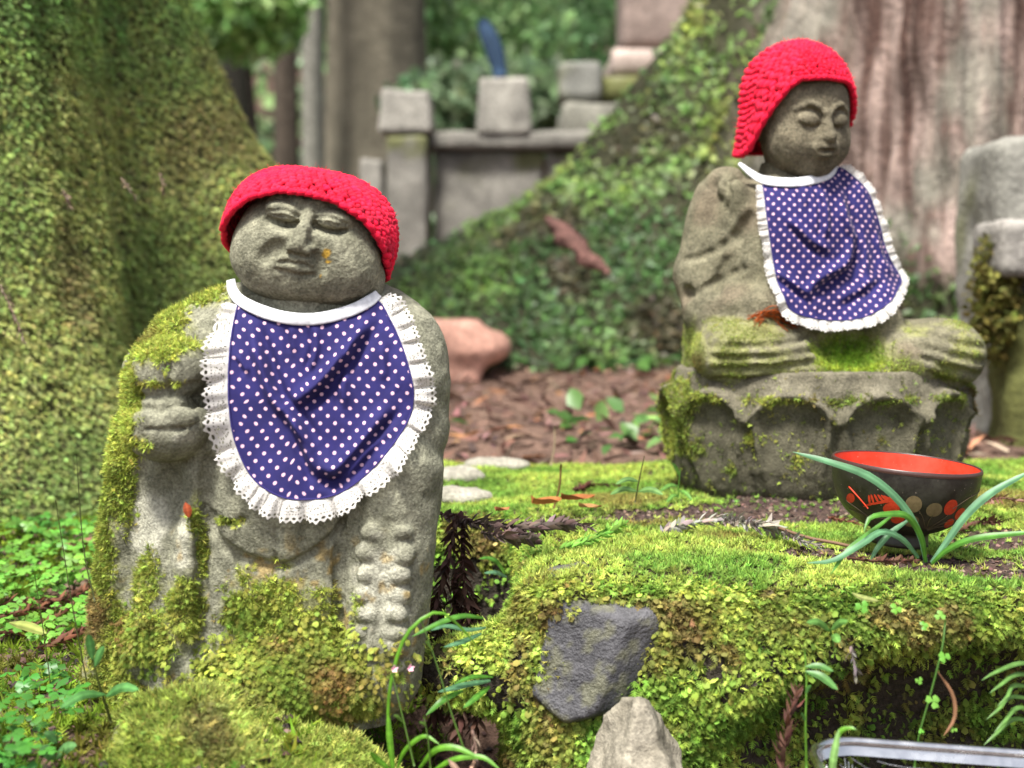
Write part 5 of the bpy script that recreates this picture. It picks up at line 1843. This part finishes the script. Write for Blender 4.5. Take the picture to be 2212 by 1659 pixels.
# leaves out of the ledge corner and the cleft
k_ = 1.055
plant('fern_strap', 'small strap leaves poking from the moss above the cleft', 'plant', [
    (L3([(1092, 1240, 1.06), (1075, 1215, 1.045), (1055, 1205, 1.04), (1035, 1207, 1.035)]), 6 * u, GRN),
    (L3([(1095, 1246, 1.06), (1070, 1236, 1.045), (1045, 1238, 1.04)]), 6 * u, BLU)], px(1094, 1244, 1.06))
plant('fern_strap', 'upper spray of strap leaves reaching across the dark cleft', 'plant', [
    (L3([(1045, 1335, 1.05), (1000, 1330, 1.03), (950, 1345, 1.02), (890, 1375, 1.01)]), 7 * u, GRN),
    (L3([(1050, 1355, 1.05), (1010, 1360, 1.03), (965, 1352, 1.02), (930, 1362, 1.01)]), 6 * u, BLU),
    (L3([(1040, 1368, 1.05), (1000, 1385, 1.03), (958, 1398, 1.02)]), 7 * u, BLU)], px(1048, 1350, 1.05))
plant('fern_strap', 'lower spray of strap leaves reaching across the dark cleft', 'plant', [
    (L3([(1065, 1462, 1.05), (1020, 1462, 1.03), (980, 1478, 1.02)]), 6 * u, GRN),
    (L3([(1060, 1470, 1.05), (1010, 1478, 1.03), (945, 1495, 1.01)]), 8 * u, BLU),
    (L3([(1000, 1492, 1.03), (960, 1510, 1.015), (920, 1545, 1.01)]), 8 * u, GRN),
    (L3([(1058, 1482, 1.05), (1030, 1505, 1.03), (1000, 1530, 1.02)]), 8 * u, GRN)], px(1062, 1468, 1.05))
gl = srgb(120, 186, 52) * .55
plant('grass_clump', 'tall arching grass clump rising beside the standing statue hem', 'grass', [
    (L3([(845, 1660, .985), (838, 1560, .985), (845, 1470, .985), (878, 1370, .985), (940, 1322, .99), (985, 1345, 1.0), (1035, 1400, 1.01)]), 4.6 * u, gl),
    (L3([(850, 1665, .98), (842, 1600, .98), (838, 1540, .982)]), 8 * u, gl),
    (L3([(858, 1660, .98), (875, 1620, .975), (915, 1590, .97), (950, 1608, .965)]), 6 * u, gl),
    (L3([(905, 1660, .975), (940, 1620, .965), (985, 1615, .96), (1040, 1640, .955)]), 8 * u, gl),
    (L3([(930, 1668, .97), (980, 1640, .96), (1040, 1635, .955), (1080, 1662, .95)]), 7 * u, gl),
    (L3([(840, 1660, .98), (815, 1640, .975), (800, 1625, .97)]), 8 * u, gl)], px(850, 1665, .985))
plant('grass_tuft', 'grass tuft drooping over the ledge edge at the hollow', 'grass',
      [(L3([(2260, 1440 + 26 * i, 1.03), (2205 - 6 * i % 20, 1432 + 24 * i, 1.0), (2150 + (i * 13) % 30, 1452 + 26 * i, .985), (2120 + (i * 17) % 40, 1470 + 28 * i, .98)]), 6 * u, srgb(120, 170, 84) * .55) for i in range(6)], px(2260, 1500, 1.03))
plant('broad_grass', 'pale grass blades standing beside the wire sieve', 'grass', [
    (L3([(1795, 1700, .93), (1800, 1640, .93), (1812, 1575, .935)]), 9 * u, srgb(150, 200, 110) * .55),
    (L3([(1800, 1620, .94), (1815, 1580, .94), (1835, 1572, .938), (1850, 1576, .936)]), 6 * u, gl)], px(1795, 1700, .93))

# stems with paired leaves or flowers
M_PINK = plain('pink_petal', (.75, .42, .52), .6)
def stem_plant(name, label, cat, stem, r0, leaves, col, lcol=None, flowers=(), dark=False):
    P_ = spline(L3(stem), 22)
    t = thing(name, label, cat, tuple(P_[0]))
    V, F = tube(P_, np.linspace(r0, r0 * .5, 22), 6)
    mobj('stem', V, F, M_LEAF, t, np.array(col))
    for (x, y, d, x1, y1, d1, w) in leaves:
        a, b = px(x, y, d), px(x1, y1, d1)
        V, F, c = blade_mesh([a, (a + b) / 2 + np.array([0, 0, .12 * np.linalg.norm(b - a)]), b], w * u, n=9, col=lcol if lcol is not None else col, basew=.2, tipw=.08)
        mobj('leaf', V, F, M_LEAF, t, c)
    for (x, y, d) in flowers:
        p = px(x, y, d)
        V, F, c = instances([star_proto(5, .8, .6, .3, 3)], p[None], np.array([[0, -.6, .8]]), .0042, np.ones((1, 3)), 3)
        mobj('flower', V, F, M_PINK, t)
    return t
stem_plant('flower_stem', 'thin leaning stem with pink bud crossing the cleft', 'plant', [(1010, 1640, .97), (975, 1540, .975), (945, 1440, .98), (910, 1340, .985)], .0008, [(930, 1400, .98, 918, 1385, .978, 4)], srgb(110, 150, 60) * .5, None, [(885, 1445, .98)])
stem_plant('flower_stem', 'thin stem with pink flower before the beaded sleeve', 'plant', [(895, 1655, .97), (875, 1570, .975), (858, 1500, .98), (846, 1452, .985)], .0008, [(870, 1560, .975, 850, 1545, .97, 5)], srgb(110, 150, 60) * .5, None, [(850, 1447, .984)])
stem_plant('flower_stem', 'short stem with white bud at the foot of the cleft', 'plant', [(930, 1660, .965), (925, 1600, .965), (915, 1545, .968)], .0007, [(922, 1570, .966, 905, 1560, .962, 4)], srgb(110, 150, 60) * .5)
for i, (x0, y0, x1, y1, x2, y2, lb) in enumerate(((100, 1700, 110, 1500, 75, 1240, 'tall hair-thin grass stem bending left among the clover'), (205, 1560, 160, 1330, 120, 1080, 'hair-thin brown stem rising above the cedar sprigs'), (205, 1300, 180, 1180, 165, 980, 'hair-thin stem before the foot of the mossy trunk'))):
    stem_plant('thin_stem', lb, 'plant', [(x0, y0, 1.05), (x1, y1, 1.06), (x2, y2, 1.07)], .0006, [], srgb(92, 100, 50) * .5)
stem_plant('leafy_stem', 'upright stem with three long pointed leaves over the boulder edge', 'plant', [(240, 1560, 1.0), (215, 1480, .99), (196, 1410, .985)], .0011,
           [(200, 1425, .985, 190, 1370, .98, 11), (228, 1500, .99, 130, 1530, .96, 11), (228, 1505, .99, 300, 1490, .97, 12), (205, 1440, .985, 225, 1395, .985, 9)], srgb(110, 120, 60) * .5, srgb(112, 178, 96) * .52)
stem_plant('leafy_stem', 'low pale stem with paired oval leaves at the boulder foot', 'plant', [(120, 1700, .96), (118, 1650, .96), (125, 1590, .955)], .001,
           [(120, 1640, .958, 85, 1620, .945, 16), (122, 1640, .958, 165, 1610, .945, 13), (124, 1605, .956, 95, 1585, .945, 11), (122, 1680, .958, 90, 1690, .945, 15)], srgb(110, 140, 60) * .5, srgb(136, 198, 120) * .5)
stem_plant('leafy_stem', 'upright weed with long pointed leaves before the ledge hollow', 'plant', [(1742, 1660, .985), (1740, 1560, .985), (1742, 1470, .99), (1738, 1400, .995)], .0011,
           [(1740, 1440, .99, 1800, 1450, .985, 8), (1740, 1450, .99, 1810, 1490, .98, 10), (1740, 1500, .988, 1752, 1480, .984, 5), (1740, 1560, .985, 1730, 1540, .98, 4)], srgb(120, 176, 60) * .52, srgb(110, 172, 84) * .5)
stem_plant('seedling', 'small seedling with three leaves on the ledge moss front', 'plant', [(1800, 1395, 1.02), (1795, 1365, 1.01), (1790, 1345, 1.005)], .0008,
           [(1795, 1365, 1.01, 1742, 1345, .99, 9), (1795, 1362, 1.01, 1832, 1342, .995, 9), (1796, 1372, 1.01, 1812, 1388, .995, 11)], srgb(120, 176, 80) * .52, srgb(128, 186, 92) * .52)
stem_plant('seedling', 'seedling of narrow leaves against the lotus pedestal foot', 'plant', [(1465, 1075, 1.36), (1466, 1050, 1.36), (1470, 1012, 1.36)], .0008,
           [(1466, 1050, 1.36, 1425, 1062, 1.34, 7), (1466, 1060, 1.36, 1495, 1080, 1.34, 7), (1468, 1030, 1.36, 1452, 1000, 1.35, 6), (1466, 1070, 1.36, 1440, 1085, 1.34, 7)], srgb(120, 180, 70) * .52, srgb(132, 190, 90) * .52)
stem_plant('seedling', 'bamboo-like seedling with pale leaves on the sunny moss', 'plant', [(1372, 1085, 1.33), (1380, 1040, 1.33), (1392, 985, 1.33)], .0009,
           [(1378, 1062, 1.33, 1318, 1068, 1.31, 9), (1378, 1062, 1.33, 1432, 1068, 1.31, 10), (1380, 1040, 1.33, 1330, 1046, 1.31, 8)], srgb(110, 110, 60) * .5, srgb(142, 190, 110) * .52)
# vine with lobed leaves in the hollow
def lobed(p, r, nrm, col, parent, seed):
    V, F, c = instances([round_proto(seed)], p[None], nrm[None], r, np.array(col)[None], seed, jitter=.1, colvar=.05)
    mobj('leaf', V, F, M_LEAF, parent, c, False)
vp = spline(L3([(1975, 1660, .985), (1985, 1590, .985), (2010, 1500, .988), (2035, 1400, .992), (2042, 1340, 1.0)]), 24)
vine = thing('vine', 'trailing vine with small lobed bright leaves hanging in the hollow', 'plant', tuple(vp[0]))
V, F = tube(vp, .0008, 6)
mobj('stem', V, F, M_LEAF, vine, srgb(100, 150, 60) * .5)
for i, (x, y, rr_) in enumerate(((1995, 1352, 11), (2030, 1330, 10), (1985, 1470, 11), (2015, 1515, 12), (1990, 1580, 9), (2060, 1576, 10), (2040, 1420, 10), (1935, 1315, 12), (1862, 1310, 13))):
    lobed(px(x, y, .98 if y > 1400 else 1.0), rr_ * .33e-3 * 1.1, np.array([.1, -.8, .6]), srgb(140, 206, 78) * .55, vine, 400 + i)
# two dry leaves and debris
def dry_leaf(pts, w, col, label, name='dry_leaf'):
    V, F, c = blade_mesh([np.array(q) for q in pts], w, n=10, col=col, basew=.15, fold=.4)
    o = mobj(name, V, F, M_DRY, None, c)
    return tag(o, label, 'leaf')
dry_leaf(L3([(2025, 1450, .985), (2058, 1500, .982), (2062, 1550, .98), (2038, 1590, .976)]), 5 * u, srgb(150, 110, 80) * .6, 'long curled dry brown leaf hanging in the hollow')
dry_leaf(L3([(1840, 1280, 1.02), (1862, 1290, 1.01), (1898, 1298, 1.0)]), 7 * u, srgb(176, 186, 110) * .5, 'pale yellow-green fallen leaf on the front moss')
dry_leaf(L3([(400, 1085, 1.045), (405, 1100, 1.043), (408, 1118, 1.043)]), 11 * u, srgb(176, 84, 48) * .6, 'small rust red leaf flake stuck on the stone sleeve')
dry_leaf(L3([(968, 1510 + 130, .955), (985, 1660, .95), (1000, 1690, .95)]), 8 * u, srgb(170, 140, 120) * .6, 'withered leaf tip at the foot of the cleft')
dry_leaf(L3([(20, 1345, 1.2), (60, 1352, 1.19), (100, 1368, 1.18)]), 15 * u, srgb(176, 188, 100) * .5, 'big yellowing fallen leaf among the clover')
def curl_leaf(p, L, W, yaw, col, label, seed):
    """crumpled fallen leaf: cupped, with an uneven outline"""
    g_ = np.random.default_rng(seed)
    a, b = np.meshgrid(np.linspace(0, 1, 11), np.linspace(-1, 1, 9), indexing='ij')
    wd = W * np.sin(np.pi * np.clip(a, .03, .97)) ** .7 * (1 + .18 * np.sin(9 * a + seed) * np.sign(b))
    x, y = (a - .5) * L, b * wd
    z = .45 * W * b ** 2 * (1.2 - a) + .25 * L * (a - .4) ** 2 + .12 * W * np.sin(7 * a + 5 * b + seed)
    c, s_ = math.cos(yaw), math.sin(yaw)
    V = np.stack([p[0] + c * x - s_ * y, p[1] + s_ * x + c * y, p[2] + z], -1).reshape(-1, 3)
    n = fbm(V, 260, 2, seed)[:, None]
    return tag(mobj('dry_leaf', V, grid_faces(11, 9), M_DRY, None, np.array(col) * (.5 + n)), label, 'leaf')
for i, (x, y, L, W, yw, cl_) in enumerate(((1180, 1086, .030, .011, .5, srgb(196, 128, 72)), (1248, 1078, .032, .009, .1, srgb(176, 110, 62)), (1275, 1096, .022, .006, -.4, srgb(190, 140, 92)), (1085, 1102, .018, .006, .8, srgb(186, 120, 80)))):
    p = pz(x, y, .010)
    curl_leaf(p, L, W, yw, cl_ * .62, ['cupped orange dry leaf beside the withered stalk', 'curled orange leaf at the humus strip', 'thin tan leaf curl on the humus strip', 'tan leaf scrap behind the cedar sprigs'][i], 60 + i)
for i, (x, y, h_, lb) in enumerate(((1190, 1005, 85, 'tall pale dry stalk rising from the far moss'), (1196, 1098, 95, 'withered brown stalk beside the orange leaf'))):
    p = pz(x, y, .0)
    q = px(x + 8 + 8 * i, y - h_, p[1])
    V, F = tube(spline([p, (p + q) / 2 + [.002, 0, 0], q], 8), .0011, 6)
    tag(mobj('dry_stalk', V, F, M_DRY, None, srgb(190, 170, 140) * .6 if i == 0 else srgb(130, 105, 60) * .6), lb, 'stalk')

# ------------------------------------------------------------------ cedar sprigs
NEED = [(np.array([[-.12, 0, 0], [.12, 0, 0], [.15, .45, .36], [0, 1, .62], [-.15, .45, .36], [0, .45, .44]]), np.array([(0, 1, 5), (1, 2, 5), (2, 3, 5), (3, 4, 5), (4, 0, 5)]))]
def sprig(label, pts, L, col, group=None, dens=520, seed=0, name='cedar_sprig', jit=.12):
    g_ = np.random.default_rng(seed)
    pts = np.array(pts, float)
    ln = np.linalg.norm(np.diff(pts, axis=0), axis=1).sum()
    n = max(16, int(ln * dens))
    path = spline(pts, n)
    t = np.linspace(0, 1, n)
    T = norm(np.gradient(path, axis=0))
    th = thing(name, label, 'cedar sprig', tuple(path[0]), group)
    V, F = tube(path, np.linspace(.0011, .0006, n), 6)
    mobj('twig', V, F, M_DRY, th, np.array(col) * .8)
    ref = np.array([.13, .35, .93])
    A = norm(np.cross(T, ref))
    B = np.cross(A, T)
    ang = np.arange(n) * 2.399 + g_.normal(size=n) * .3
    R = np.cos(ang)[:, None] * A + np.sin(ang)[:, None] * B
    N_ = norm(R)
    sc_ = L * np.interp(t, [0, .1, .85, 1], [.7, 1, .95, .5])
    cc = np.array(col) * np.exp(.22 * g_.normal(size=(n, 1)))
    V, F, c = instances(NEED, path, N_ * .9, sc_, cc, seed, tang=T * 2.2 + R * .7, jitter=jit, colvar=.1)
    mobj('needles', V, F, M_DRY, th, c, False)
    return th
def top(x, y, dz=.006):
    p = pz(x, y, .0)
    z = G.front(p[0], p[1]) if 1.06 < p[1] < 1.85 else 0
    p = pz(x, y, z + dz + .009)
    return p
GB, BR, LG = srgb(122, 104, 98) * .6, srgb(112, 76, 62) * .6, srgb(176, 168, 158) * .6
sprig('long grey-brown cedar sprig lying across the moss corner', [top(950, 1110, .008), top(1020, 1128, .01), top(1120, 1138, .01), top(1225, 1130, .012), top(1280, 1140, .01)], .0125, GB, dens=750, seed=1)
sprig('short grey-brown cedar sprig under the longer one', [top(1040, 1150, .008), top(1090, 1158, .009), top(1160, 1166, .008)], .0115, GB, dens=650, seed=2)
sprig('fresh green cedar sprig on the moss', [top(1210, 1185, .006), top(1260, 1172, .008), top(1310, 1150, .008), top(1350, 1130, .008)], .0095, srgb(140, 196, 84) * .62, dens=750, seed=3)
sprig('pale silver cedar sprig arching over the moss', [top(1430, 1150, .004), top(1480, 1132, .010), top(1560, 1122, .014), top(1640, 1134, .012), top(1700, 1150, .006)], .0115, LG, dens=650, seed=4)
sprig('pale broken cedar sprig beside the bare twig', [top(1690, 1150, .006), top(1730, 1168, .007), top(1775, 1178, .006)], .008, LG * .9, dens=600, seed=5)
sprig('brown cedar sprig behind the bowl foot', [top(2060, 1150, .005), top(2110, 1130, .006), top(2160, 1128, .006)], .008, BR, dens=600, seed=6)
sprig('pinkish cedar sprig lying right of the bowl', [top(2110, 1090, .005), top(2160, 1076, .008), top(2215, 1085, .006)], .008, srgb(160, 116, 100) * .6, dens=600, seed=7)
sprig('thin brown cedar sprig in front of the bowl leaves', [top(1830, 1205, .005), top(1900, 1212, .006), top(1980, 1210, .006)], .007, BR, dens=550, seed=8)
sprig('short rusty cedar sprig left of the bowl foot', [top(1790, 1118, .005), top(1825, 1125, .006), top(1855, 1130, .005)], .0075, srgb(150, 96, 76) * .6, dens=550, seed=9)
sprig('dark cedar sprig on the far moss by the seedling', [top(1240, 1058, .005), top(1280, 1046, .007), top(1340, 1048, .006)], .0075, srgb(96, 60, 50) * .6, dens=550, seed=10)
V, F = tube(spline([top(1660, 1132, .008), top(1740, 1160, .009), top(1800, 1172, .008), top(1845, 1182, .008)], 12), .0014, 6)
tag(mobj('bare_twig', V, F, M_DRY, None, srgb(150, 120, 96) * .6), 'bare tan twig lying on the moss before the bowl', 'twig')
# hanging dead sprigs in the cleft
hang = [((985, 1110, 1.20), (970, 1200, 1.17), (935, 1330, 1.15), (915, 1400, 1.14)), ((1000, 1130, 1.21), (1000, 1230, 1.16), (1010, 1340, 1.13), (1000, 1450, 1.12)),
        ((985, 1230, 1.20), (985, 1330, 1.14), (975, 1440, 1.12), (970, 1560, 1.11)), ((1020, 1280, 1.2), (1030, 1380, 1.14), (1035, 1500, 1.10), (1020, 1600, 1.09)),
        ((950, 1300, 1.22), (945, 1400, 1.15), (938, 1500, 1.12), (945, 1600, 1.10)), ((1005, 1420, 1.15), (1000, 1520, 1.1), (985, 1610, 1.08))]
for i, h_ in enumerate(hang):
    sprig('dead brown cedar sprig hanging in the dark cleft beside the ledge', L3(h_), .0125, srgb(96, 68, 58) * .55, 'dead sprigs hanging in the cleft', dens=620, seed=20 + i)
sprig('dead cedar sprig standing before the ledge hollow', L3([(1690, 1680, .97), (1698, 1590, .975), (1722, 1485, .985)]), .010, srgb(108, 74, 62) * .6, dens=650, seed=30)
sprig('small grey cedar sprig dangling from the moss fringe', L3([(1838, 1395, 1.0), (1845, 1430, .995), (1850, 1470, .99)]), .007, srgb(140, 130, 124) * .6, dens=600, seed=31)
sprig('pale cedar sprig at the foot of the cleft', L3([(1020, 1575, .97), (1028, 1620, .965), (1018, 1680, .96)]), .009, srgb(168, 140, 124) * .6, dens=600, seed=32)
def gp(x, y, dz=.012):
    z = -.09
    for _ in range(4):
        p = pz(x, y, z + dz)
        z = float(gz(np.array([p[0]]), np.array([p[1]]))[0])
    return pz(x, y, z + dz)
for i, q in enumerate((((-40, 1340), (60, 1318), (150, 1290), (215, 1258)), ((-40, 1370), (70, 1355), (160, 1310), (225, 1285)), ((-30, 1315), (40, 1300), (120, 1300)), ((80, 1400), (150, 1375), (225, 1330)))):
    sprig(['long brown cedar sprig on the ground reaching the statue hem', 'forked brown cedar sprig below the longer ground sprig', 'short brown cedar sprig at the clover edge', 'rusty cedar sprig nearest the mossy boulder'][i], [gp(a, b) for a, b in q], .010, srgb(128, 86, 66) * .6, 'brown cedar sprigs left of the standing statue', dens=560, seed=40 + i)
for i, (q, lb) in enumerate(((((0, 615, 1.57), (35, 690, 1.55), (55, 745, 1.55)), 'brown cedar sprig stuck on the trunk moss low down'), (((262, 385, 1.66), (280, 410, 1.64), (295, 430, 1.64)), 'pale cedar sprig caught on the upper trunk moss'),
                             (((345, 375, 1.72), (352, 400, 1.70), (355, 420, 1.70)), 'tiny pale sprig near the statue cap on the trunk'), (((135, 410, 1.6), (145, 430, 1.59), (152, 450, 1.59)), 'tiny grey sprig in the middle of the trunk moss'))):
    sprig(lb, L3(q), .007, srgb(150, 130, 112) * .6, dens=500, seed=50 + i)

bark_piece([gp(140, 1182), gp(175, 1174), gp(215, 1168)], .012, .02, 'pinkish bark scrap at the foot of the mossy trunk', np.array([.26, .13, .09]))
# orange fibres under the seated statue's bib
mg = Merge()
g_ = np.random.default_rng(88)
for i in range(16):
    a = np.array([1612 + g_.normal() * 8, 690 + g_.normal() * 8, 0])
    b = np.array([1650 + g_.normal() * 10, 672 + g_.normal() * 10, 0])
    e = np.array([1705 + g_.normal() * 16, 702 + g_.normal() * 6, 0])
    Q = spline([a, b, (b + e) / 2 + [0, 6 * g_.normal(), 0], e], 10)
    Q[:, 2] = [BODY2.front(x_, y_) + 8 + 4 * g_.random() for x_, y_ in Q[:, :2]]
    V, F = tube(to_world(Q, D2), .0004, 4)
    mg.add(V, F, srgb(178, 84, 30) * .7 * math.exp(.2 * g_.normal()))
tag(mg.build('fibre_wisp', M_DRY), 'wisp of orange fibres tucked beneath the seated statue bib', 'fibres')

# ------------------------------------------------------------------ stainless sieve at the lower right
def sieve():
    m, nt, b, out = new_mat('stainless_steel')
    tc = nd(nt, 'ShaderNodeTexCoord')
    n = nd(nt, 'ShaderNodeTexNoise', i_Scale=90.0, i_Detail=4.0)
    nt.links.new(tc.outputs['Object'], n.inputs['Vector'])
    nt.links.new(ramp(nt, n.outputs[0], .3, .7, (.50, .50, .51), (.68, .68, .68)), b.inputs['Base Color'])
    nt.links.new(ramp(nt, n.outputs[0], .3, .75, (.12,) * 3, (.34,) * 3), b.inputs['Roughness'])
    b.inputs['Metallic'].default_value = 1.0
    Ds = .96
    c = px(2105, 1608, Ds)
    cx, cy, cz = c[0], .885, px(2000, 1606, Ds)[2]
    hx, hy, rad = .112, .078, .035
    t = thing('wire_sieve', 'stainless steel wire sieve with polished rim below the ledge', 'sieve', (cx, cy, cz - .06))
    def rrect(hx_, hy_, r_, n_=14):
        p = []
        for sx, sy, a0 in ((1, 1, 0), (-1, 1, 90), (-1, -1, 180), (1, -1, 270)):
            for k in range(n_):
                a = math.radians(a0 + 90 * k / (n_ - 1))
                p.append((sx * (hx_ - r_) + r_ * math.cos(a), sy * (hy_ - r_) + r_ * math.sin(a)))
        return np.array(p)
    def lift(q, z):
        x, y = q[:, 0], q[:, 1]
        return np.stack([cx + x, cy + y, cz - .0065 + z + .04 * y - .05 * x - .9 * np.maximum(x - .03, 0) ** 2 * 2], -1)
    R0 = rrect(hx, hy, rad)
    ring = np.concatenate([R0, R0[:2]])
    V, F = tube(lift(ring, 0), .0030, 10, close=False)
    mobj('rim', V, F, m, t)
    a, b_ = lift(np.concatenate([R0, R0[:1]]), -.002), lift(np.concatenate([rrect(hx - .003, hy - .003, rad - .003), rrect(hx - .003, hy - .003, rad - .003)[:1]]), -.0085)
    V = np.concatenate([a, b_])
    k = len(a)
    i = np.arange(k - 1)
    mobj('band', V, np.stack([i, i + 1, k + i + 1, k + i], -1), m, t)
    mg = Merge()
    def shape(x, y):
        e = np.maximum(np.abs(x) / (hx - .004), np.abs(y) / (hy - .004))
        e = (np.abs(x / (hx - .004)) ** 5 + np.abs(y / (hy - .004)) ** 5) ** .2
        return -.008 - .05 * (1 - np.clip(e, 0, 1) ** 5)
    pitch = .0024
    for ax in (0, 1):
        L, M_ = (hx, hy) if ax == 0 else (hy, hx)
        for v in np.arange(-M_ + .006, M_ - .005, pitch):
            u_ = np.linspace(-L + .004, L - .004, 26)
            x, y = (u_, np.full(26, v)) if ax == 0 else (np.full(26, v), u_)
            e = (np.abs(x / (hx - .004)) ** 5 + np.abs(y / (hy - .004)) ** 5) ** .2
            ok = e <= 1.0
            if ok.sum() < 3:
                continue
            x, y = x[ok], y[ok]
            V, F = tube(lift(np.stack([x, y], -1), shape(x, y)), .00036, 4, close=False)
            mg.add(V, F)
    V, F, _ = mg.out()
    mobj('wire_mesh', V, F, m, t, kind='stuff')
sieve()
